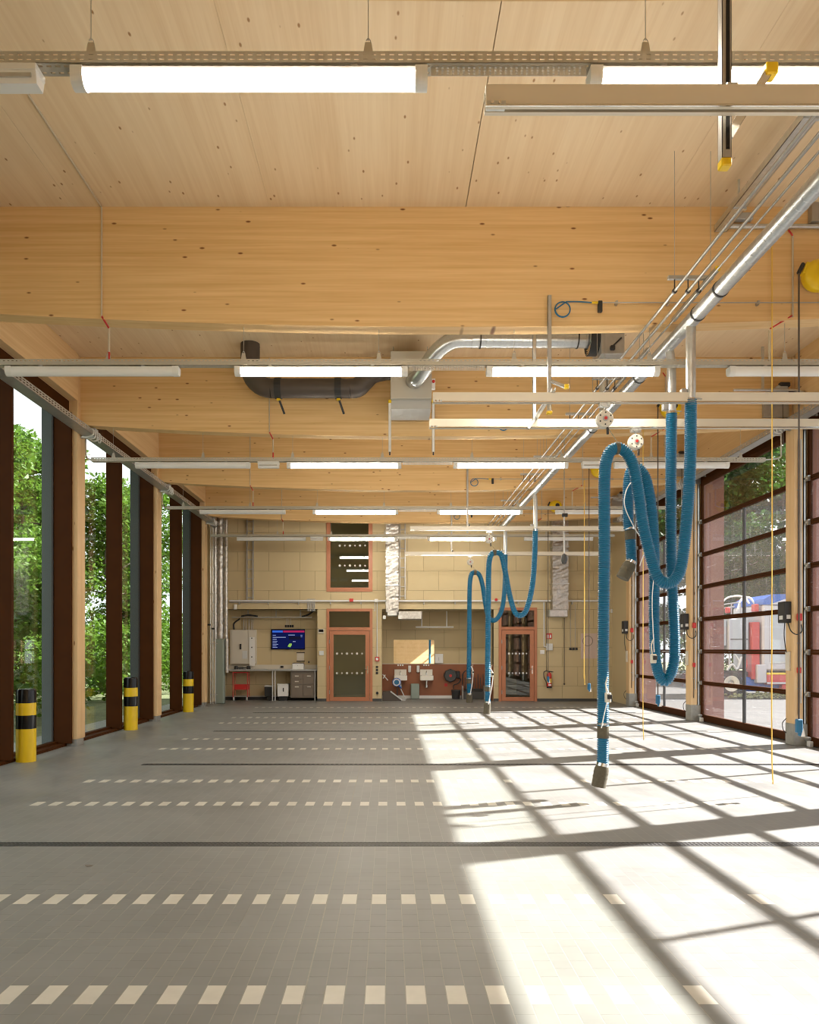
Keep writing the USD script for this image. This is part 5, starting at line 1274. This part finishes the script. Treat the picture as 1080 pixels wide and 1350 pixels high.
t.part('hose_arch', tube(curve([(xa_+0.0, NSY-0.25, 0.5), (xa_+0.02, NSY-0.25, 0.86), (xa_+0.14, NSY-0.25, 0.96), (xa_+0.2, NSY-0.25, 0.88)], 6), 0.018, 8), 'black_rubber')
# ---- right of the second door
t = thing('fire_sign', 'red fire extinguisher sign on the back wall above the extinguisher', 'sign', (BX(724), YB-0.01, BZ(842)))
t.part('plate', wb_box(720.5, 727.7, 834.8, 842.4, 0.012), 'red')
sx0, sz0 = BX(724.1), BZ(838.6)
t.part('symbol', cat([prism(sbox(sx0-0.055, sz0-0.06, sx0-0.02, sz0+0.035).buffer(0.008), YB-0.0150, YB-0.012), prism(Point(sx0-0.038, sz0+0.058).buffer(0.012), YB-0.0150, YB-0.012),
                     prism(Polygon([(sx0+0.015, sz0-0.06), (sx0+0.06, sz0-0.06), (sx0+0.065, sz0-0.01), (sx0+0.045, sz0+0.06), (sx0+0.02, sz0+0.02)]), YB-0.0150, YB-0.012)]), 'white')
t = thing('wall_box', 'pale grey control box on the wall under the red sign', 'control box', (BX(724), YB-0.04, BZ(857)))
t.part('case', wb_box(720.3, 728.3, 848.5, 857.3, 0.07), 'pale_grey'); t.part('lamp', disc((BX(727), YB-0.078, BZ(850)), 0.012, 0.008, 'y', 8), 'white')
t.part('conduit', cat([tube([(BX(717.2), YB-0.025, BZ(852)), (BX(717.2), YB-0.025, BZ(794))], 0.022, 8), tube([(BX(717.2), YB-0.025, BZ(852)), (BX(720.3), YB-0.025, BZ(853))], 0.022, 8)]), 'pale_grey')
single('wall_switch', wb_box(712.2, 717.8, 857, 862.3, 0.035), 'white', 'white square switch plate right of the right copper door', 'switch')
t = thing('fire_extinguisher', 'red fire extinguisher with black hose hung on the back wall', 'fire extinguisher', (BX(723), YB-0.1, BZ(907)))
ex = BX(723.3); er = 0.078; ez0, ez1 = BZ(906.5), BZ(886.5)
t.part('cylinder', lathe([(0, 0), (er, 0), (er, ez1-ez0-0.08), (er*0.8, ez1-ez0-0.03), (0.03, ez1-ez0), (0, ez1-ez0)], 24, (ex, YB-0.11, ez0)), 'red', smooth=40)
t.part('foot_ring', lathe([(er-0.005, 0), (er+0.004, 0), (er+0.004, 0.05), (er-0.005, 0.05)], 24, (ex, YB-0.11, ez0-0.005)), 'black_rubber')
t.part('label', cat([tube([(ex, YB-0.11, ez0+0.16), (ex, YB-0.11, ez0+0.30)], er+0.001, 24, False)]), 'cord_yellow')
t.part('label_plate', box(ex-0.045, ex+0.045, YB-0.196, YB-0.190, ez0+0.07, ez0+0.12), 'white')
t.part('valve', cat([tube([(ex, YB-0.11, ez1-0.01), (ex, YB-0.11, ez1+0.05)], 0.02, 10), tube([(ex-0.10, YB-0.12, ez1+0.05), (ex+0.13, YB-0.12, ez1+0.02)], 0.014, 8)]), 'black_rubber')
t.part('hose', tube(curve([(ex-0.06, YB-0.12, ez1+0.05), (ex-0.17, YB-0.12, ez1+0.02), (ex-0.17, YB-0.12, ez1-0.16), (ex-0.10, YB-0.12, ez1-0.30), (ex-0.08, YB-0.12, ez0+0.05)], 6), 0.014, 8), 'black_rubber')
t.part('bracket', box(ex-0.03, ex+0.03, YB-0.035, YB-0.001, ez0+0.1, ez1), 'steel_dull')
t = thing('hook_rail', 'short black hook rail on the back wall with two thin rods above it', 'hook rail', (BX(756), YB-0.03, BZ(856)))
for px in (752, 756, 760): t.part('hook', wb_box(px-1.4, px+1.4, 854, 857, 0.05), 'black_rubber')
for px in (752, 758.5): t.part('rod', bar((BX(px), YB-0.02, BZ(854)), (BX(px), YB-0.02, BZ(797)), 0.009, 6), 'steel_dull')
t = thing('wall_poster', 'pale pinkish poster sheet with a drawn ring on the back wall', 'poster', (BX(776), YB-0.01, BZ(868)))
t.part('sheet', wb_box(766, 787, 835, 868.2, 0.006, None, 0.001), 'pink_film')
t.part('drawn_ring', prism(Point(BX(775), BZ(845)).buffer(0.17).difference(Point(BX(775), BZ(845)).buffer(0.15)), YB-0.0085, YB-0.006), 'dirt_mark')
t = thing('drop_cable', 'thin dark cable hanging in front of the back wall with a small knob', 'cable', (BX(743.5), YB-0.3, BZ(902)))
t.part('cable', bar((BX(743.5), YB-0.06, BZ(901)), (BX(743.5), YB-0.06, BZ(814.5)), 0.012, 6), 'dark_brown'); t.part('knob', lathe([(0, 0), (0.03, 0.02), (0.03, 0.05), (0, 0.06)], 10, (BX(743.5), YB-0.06, BZ(903)), 'z'), 'dark_brown')
t = thing('drop_cable', 'thin dark cable running down from the red sign to the extinguisher', 'cable', (BX(720.5), YB-0.03, BZ(886)))
t.part('cable', bar((BX(720.4), YB-0.012, BZ(885)), (BX(720.4), YB-0.012, BZ(794)), 0.008, 6), 'dark_brown')
t = thing('tool_balancer', 'dark pear-shaped tool balancer hanging on a steel rod by the foil duct', 'balancer', (4.55, 17.5, 4.3))
q0, q1, q2 = at(744, 678, 17.5), at(744, 730, 17.5), at(744, 744, 17.5)
t.part('rod', cat([bar(q0, q1, 0.02, 8), bar((q0[0], q0[1], ZC), q0, 0.012, 6)]), 'steel_dull')
t.part('body', lathe([(0, 0), (0.05, 0.02), (0.075, 0.10), (0.06, 0.22), (0, 0.26)], 18, tuple(q2)), 'dark_grey', smooth=40)
t.part('clip', rbox(q0[0]-0.05, q0[0]+0.08, 17.47, 17.53, q0[2]-0.06, q0[2]+0.02, 0.01), 'black_rubber')
t = thing('exit_light', 'small green exit sign light on the back wall near the corner pier', 'exit sign', (BX(824), YB-0.04, BZ(803)))
t.part('case', wb_box(821.5, 827, 798, 805, 0.06), 'pale_grey'); t.part('face', wb_box(822.3, 826.2, 800, 804, 0.004, YB-0.06, 0.001), 'gauge_green')
single('wall_socket', wb_box(805, 808.5, 803, 808, 0.04), 'pale_grey', 'tiny pale box on the back wall right of the front hose', 'socket')

# ---- small marks on the floor
t = thing('leaf_litter', 'small brown dry leaf on the grey tiles in the left foreground', 'leaf', (-2.6, 6.1, 0))
lp = at(117, 1142, 1666/(1142-856.0)); a = np.linspace(0, 2*np.pi, 12)
vv = np.stack([lp[0]+0.03*np.cos(a), lp[1]+0.018*np.sin(a)+0.006*np.cos(2*a), 0.004+0.006*np.cos(a)**2], 1)
vb = vv - [0, 0, 0.0015]
t.part('blade', trimesh_hull(np.vstack([vv, vb])) if False else (lambda h: (np.array(h.vertices), np.array(h.faces)))(trimesh.convex.convex_hull(np.vstack([vv, vb]))), 'dirt_mark')

# ------------------------------------------------------------------ outside: ground, trees, hedges
g = setting('ground')
g.part('left_verge', box(-70, -6.16, -25, 90, -0.35, -0.06), 'soil')
g.part('left_path', box(-7.0, -6.17, -25, 60, -0.2, -0.04), 'concrete')
g.part('forecourt', box(7.94, 60, -25, 60, -0.35, -0.03), 'asphalt')
g.part('verge', box(7.94, 80, 60, 100, -0.35, 0.0), 'soil')
def leaves(centers, radii, n, size, seed, flat=0.75):
    rng = np.random.default_rng(seed)
    c = np.asarray(centers); w = np.asarray(radii)**2; w = w / w.sum()
    idx = rng.choice(len(c), n, p=w)
    d = rng.normal(size=(n, 3)); d /= np.linalg.norm(d, axis=1, keepdims=True)
    rr = rng.uniform(0.35, 1.0, n)**0.45
    p = c[idx] + d * (np.asarray(radii)[idx] * rr)[:, None] * [1, 1, flat]
    u = rng.normal(size=(n, 3)); u /= np.linalg.norm(u, axis=1, keepdims=True)
    nn = rng.normal(size=(n, 3)) + [0, 0, 1.2]; v = np.cross(nn, u); v /= np.linalg.norm(v, axis=1, keepdims=True); u = np.cross(v, nn); u /= np.linalg.norm(u, axis=1, keepdims=True)
    s = size * rng.uniform(0.6, 1.3, n)[:, None]
    q = np.stack([p - u*s, p - v*s*0.55 + u*s*0.1, p + u*s, p + v*s*0.55 + u*s*0.1], 1).reshape(-1, 3)
    k = np.arange(n)[:, None]*4
    f = np.vstack([k + [0, 1, 2], k + [0, 2, 3]])
    return q, f
def make_tree(h, spread, seed, leafmat, n, label, trunk_r=0.16, low=0.25, size=0.11):
    rng = np.random.default_rng(seed)
    t = thing('tree', label, 'tree', (0, 0, 0), 'trees outside the hall')
    br, cs, rs = [], [], []
    trunk = curve([(0, 0, -0.1), (rng.normal(0, .1), rng.normal(0, .1), h*0.3), (rng.normal(0, .25), rng.normal(0, .25), h*0.6), (0, 0, h*0.9)], 6)
    t.part('trunk', tube(trunk, np.linspace(trunk_r, 0.03, len(trunk)), 8), 'bark', smooth=True)
    for i in range(26):
        f = low + (0.97-low) * (i + rng.uniform(0, 1)) / 26
        b = trunk[min(int(f/0.9*(len(trunk)-1)), len(trunk)-1)]
        a = rng.uniform(0, 2*math.pi); L = spread * (1.0 - 0.55*abs(f-0.55)/0.5) * rng.uniform(0.55, 1.0)
        e = b + np.array([math.cos(a)*L, math.sin(a)*L, L*rng.uniform(0.1, 0.55)])
        br.append(tube([b, (b+e)/2 + [0, 0, -0.05*L], e], [0.05, 0.035, 0.012], 5))
        for q in (0.6, 1.0):
            cs.append(b + (e-b)*q); rs.append(spread*rng.uniform(0.26, 0.42))
    cs.append(np.array([0, 0, h*0.93])); rs.append(spread*0.4)
    t.part('branches', cat(br), 'bark', kind='stuff')
    t.part('crown', leaves(cs, rs, n, size, seed+1), leafmat, kind='stuff')
    return t
TL = [('light green leafy tree outside the left glazing', 'left'), ('dark shady tree standing beyond the forecourt on the right', 'right')]
protoA = make_tree(10.8, 3.0, 11, 'leaf_light', 20000, TL[0][0], low=0.10)
protoB = make_tree(9.2, 2.7, 23, 'leaf_light', 17000, TL[0][0], low=0.06)
protoC = make_tree(15.0, 4.6, 37, 'leaf_dark', 22000, TL[1][0], 0.3, low=0.22, size=0.16)
def put(p, first, x, y, rot, label=None):
    if first:
        p.prim.GetAttribute('xformOp:translate').Set(Gf.Vec3d(x, y, -0.05))
    else: dup(p, (x, y, -0.05), label, None, rot)
put(protoA, True, -15.5, 31.0, 0); put(protoB, True, -12.8, 22.5, 0)
for i, (p, x, y, r) in enumerate(((protoA, -19.5, 38, 70), (protoB, -15.8, 27, 140), (protoA, -21.5, 45, 200), (protoB, -18.5, 31.5, 260), (protoA, -24, 52, 20), (protoB, -12.0, 33, 310), (protoA, -13.5, 41, 100), (protoB, -16.5, 49, 45), (protoA, -27, 40, 160), (protoB, -11.5, 15.0, 210), (protoB, -16.0, 18.0, 110), (protoA, -21, 24.5, 330))):
    put(p, False, x, y, r)
put(protoC, True, 19.5, 44.0, 0)
for x, y, r in ((25.5, 48, 80), (14.0, 50, 160), (31, 43, 230), (37, 52, 300), (9.5, 45, 40), (20, 58, 120), (44, 47, 10), (28, 60, 200)):
    put(protoC, False, x, y, r)
def hedge(x0, x1, y0, y1, h, seed, m, lab, n):
    rng = np.random.default_rng(seed)
    k = max(8, int((x1-x0)*(y1-y0)*0.9))
    cs = np.stack([rng.uniform(x0, x1, k), rng.uniform(y0, y1, k), rng.uniform(0.3, h*0.85, k)], 1)
    v, f = leaves(cs, np.full(k, 0.75), n, 0.11, seed, 0.9); v[:, 2] = np.maximum(v[:, 2], -0.03)
    single('hedge', (v, f), m, lab, 'hedge', kind='stuff')
hedge(-20.5, -8.3, 12, 50, 2.9, 5, 'leaf_light', 'green undergrowth below the trees outside the left glazing', 48000)
hedge(8.5, 46, 50.5, 53.5, 3.2, 6, 'leaf_dark', 'dark hedge at the far edge of the forecourt', 30000)
hedge(9.0, 12.0, 40, 47, 1.0, 8, 'leaf_light', 'low green planting beyond the far sectional door', 6000)

# ------------------------------------------------------------------ fire engine outside the doors
YT = 27.3
def T(px, py): return at(px, py, YT)
def tb(px0, px1, py0, py1, y0, y1, r=0.02):
    a, b = T(px0, py1), T(px1, py0)
    return rbox(a[0], b[0], y0, y1, a[2], b[2], r)
e = thing('fire_engine', 'red and white fire engine parked on the forecourt outside the sectional door', 'fire engine', (15, YT+1.2, 0))
xR = 21.0
x13 = T(1006, 0)[0]
zb, zt_ = T(0, 884)[2], T(0, 797)[2]
e.part('body', rbox(x13, xR, YT, YT+2.4, zb, zt_, 0.06), 'truck_white')
e.part('roof', prism(Polygon([(x13, zt_), (xR, zt_), (xR, zt_+0.38), (x13+0.35, zt_+0.38), (x13+0.05, zt_+0.20)]), YT, YT+2.4), 'truck_blue')
e.part('roof_edge', prism(Polygon([(x13+0.25, zt_), (xR, zt_), (xR, zt_+0.20), (x13+0.8, zt_+0.20)]), YT-0.02, YT+0.01), 'truck_white')
sh = e.part('shutter', rbox(x13+0.32, x13+2.2, YT-0.015, YT+0.01, zb+0.30, zt_-0.35, 0.005), 'truck_grey')
sh.part('slat', cat([box(x13+0.34, x13+2.18, YT-0.019, YT-0.014, z, z+0.004) for z in np.arange(zb+0.36, zt_-0.4, 0.09)]), 'grey_plastic', kind='stuff')
e.part('shutter_rail', box(x13+0.26, x13+0.31, YT-0.03, YT+0.01, zb+0.26, zt_-0.3), 'galvanised')
e.part('shutter_handle', box(x13+0.32, x13+2.2, YT-0.03, YT-0.012, zb+0.27, zb+0.33), 'steel_dull')
zr0, zr1 = T(0, 902.5)[2], T(0, 890)[2]
e.part('red_skirt', rbox(x13+0.14, xR, YT-0.03, YT+2.4, zr0, zr1+0.02, 0.02), 'truck_red')
e.part('yellow_stripe', box(x13+0.14, xR, YT-0.035, YT+0.02, zr1+0.02, zr1+0.09), 'yellow')
e.part('white_stripe', box(x13+0.14, xR, YT-0.034, YT+0.02, zr0+0.02, zr0+0.09), 'truck_white')
e.part('step', rbox(x13+0.7, xR, YT-0.02, YT+2.3, zr0-0.28, zr0, 0.03), 'truck_red')
e.part('corner_post', rbox(x13-0.22, x13+0.14, YT-0.02, YT+0.6, zr0+0.05, zb+0.22, 0.03), 'truck_white')
rp = T(998.5, 0)[0]
e.part('red_post', rbox(rp-0.14, rp+0.15, YT+0.1, YT+0.6, T(0, 896)[2], T(0, 820)[2], 0.02), 'truck_red')
e.part('upper_red_post', rbox(rp-0.03, rp+0.12, YT+0.1, YT+0.4, T(0, 806)[2], T(0, 796)[2], 0.02), 'truck_red')
gx0, gx1 = T(964, 0)[0], T(994, 0)[0]
e.part('pump_bay', rbox(gx0, gx1-0.05, YT+0.25, YT+2.2, T(0, 858)[2], T(0, 815)[2], 0.03), 'truck_grey')
e.part('bay_divider', box(gx0+0.02, gx0+0.07, YT+0.20, YT+0.26, T(0, 880)[2], T(0, 812)[2]), 'truck_white')
e.part('bay_edge', cat([box(gx0+0.05, gx1-0.1, YT+0.235, YT+0.25, T(0, 843.5)[2], T(0, 842)[2])]), 'dark_grey')
e.part('equipment_locker', rbox(T(953, 0)[0], gx0-0.01, YT+0.3, YT+2.0, T(0, 852)[2], T(0, 818)[2], 0.03), 'truck_grey')
e.part('red_lamp', rbox(T(961, 0)[0], T(966.5, 0)[0], YT+0.2, YT+0.35, T(0, 808)[2], T(0, 800)[2], 0.03), 'truck_red')
e.part('chassis', rbox(T(956, 0)[0], xR, YT+0.4, YT+2.0, T(0, 908)[2], T(0, 886)[2], 0.05), 'dark_grey')
e.part('under_panel', rbox(T(985, 0)[0], x13+1.4, YT+0.2, YT+1.6, T(0, 912)[2], T(0, 893)[2], 0.04), 'truck_blue')
for k, (a, b) in enumerate(((951, 985), (985, 1000), (990, 1008))):
    pp = [T(a, 800+k*2)+[0, 0.3+0.4*k, 0], T((a+b)/2-3, 787+k)+[0, 0.3+0.4*k, 0], T(b, 786)+[0, 0.3+0.4*k, 0], T(b+8, 795)+[0, 0.3+0.4*k, 0]]
    e.part('roof_rail', tube(curve(pp, 6), 0.035, 8), 'white', smooth=50)
for a in (958, 972, 984): e.part('roof_post', bar(T(a, 820)+[0, 0.45, 0], T(a, 794)+[0, 0.45, 0], 0.025, 8), 'truck_grey')
e.part('roof_ladder', cat([bar(T(948, 798)+[0, 0.9, 0], T(990, 792)+[0, 0.9, 0], 0.03, 6), bar(T(948, 803)+[0, 1.3, 0], T(990, 797)+[0, 1.3, 0], 0.03, 6)]), 'steel_dull')
e.part('hose_pipe', cat([tube(curve([T(962, 884)+[0, .2, 0], T(968, 876)+[0, .15, 0], T(975, 882)+[0, .2, 0], T(981, 866)+[0, .2, 0]], 6), 0.045, 8), tube(curve([T(970, 860)+[0, .2, 0], T(978, 872)+[0, .2, 0], T(974, 884)+[0, .2, 0]], 6), 0.03, 8)]), 'pale_grey', smooth=50)
e.part('hose_pipe', cat([tube(curve([T(984, 862)+[0, .25, 0], T(988, 874)+[0, .2, 0], T(986, 884)+[0, .2, 0]], 6), 0.04, 8)]), 'truck_red', smooth=50)
def wheel(px, py, dy, rw):
    c = T(px, py) + [0, dy, 0]; c[2] = rw
    w_ = e.part('wheel', lathe([(rw*0.6, -0.14), (rw*0.93, -0.14), (rw, -0.08), (rw, 0.10), (rw*0.93, 0.14), (rw*0.6, 0.14)], 36, tuple(c), 'y'), 'black_rubber', smooth=40)
    w_.part('rim', lathe([(0, -0.02), (rw*0.25, -0.03), (rw*0.3, -0.10), (rw*0.62, -0.15), (rw*0.66, -0.145), (rw*0.62, 0.05), (0, 0.05)], 30, tuple(c), 'y'), 'cabinet_cream', smooth=40)
    w_.part('wheel_nut', cat([disc(tuple(c + [rw*0.2*math.cos(q), -0.06, rw*0.2*math.sin(q)]), 0.02, 0.04, 'y', 6) for q in np.arange(8)*math.pi/4]), 'steel_dull', kind='stuff')
wheel(964.2, 901, 0.1, 0.44); wheel(983, 900, 0.75, 0.42); wheel(1120, 900, 0.2, 0.44)
e.part('front_end', rbox(T(953, 0)[0]-0.5, T(953, 0)[0]+0.02, YT+0.45, YT+1.9, 0.55, T(0, 850)[2], 0.08), 'truck_grey')
rngp = np.random.default_rng(3)
n = 300
single('gravel_heap', cat([(lambda c, r: (trimesh.creation.icosphere(0, r).vertices * [1, 1, .7] + c, np.array(trimesh.creation.icosphere(0, r).faces)))([T(988, 0)[0] + rngp.normal(0, .55), 26.3 + rngp.normal(0, .3), -0.02 + abs(rngp.normal(0, .07))], rngp.uniform(.03, .08)) for _ in range(n)]), 'soil', 'low heap of brown gravel in front of the fire engine', 'gravel', kind='stuff')
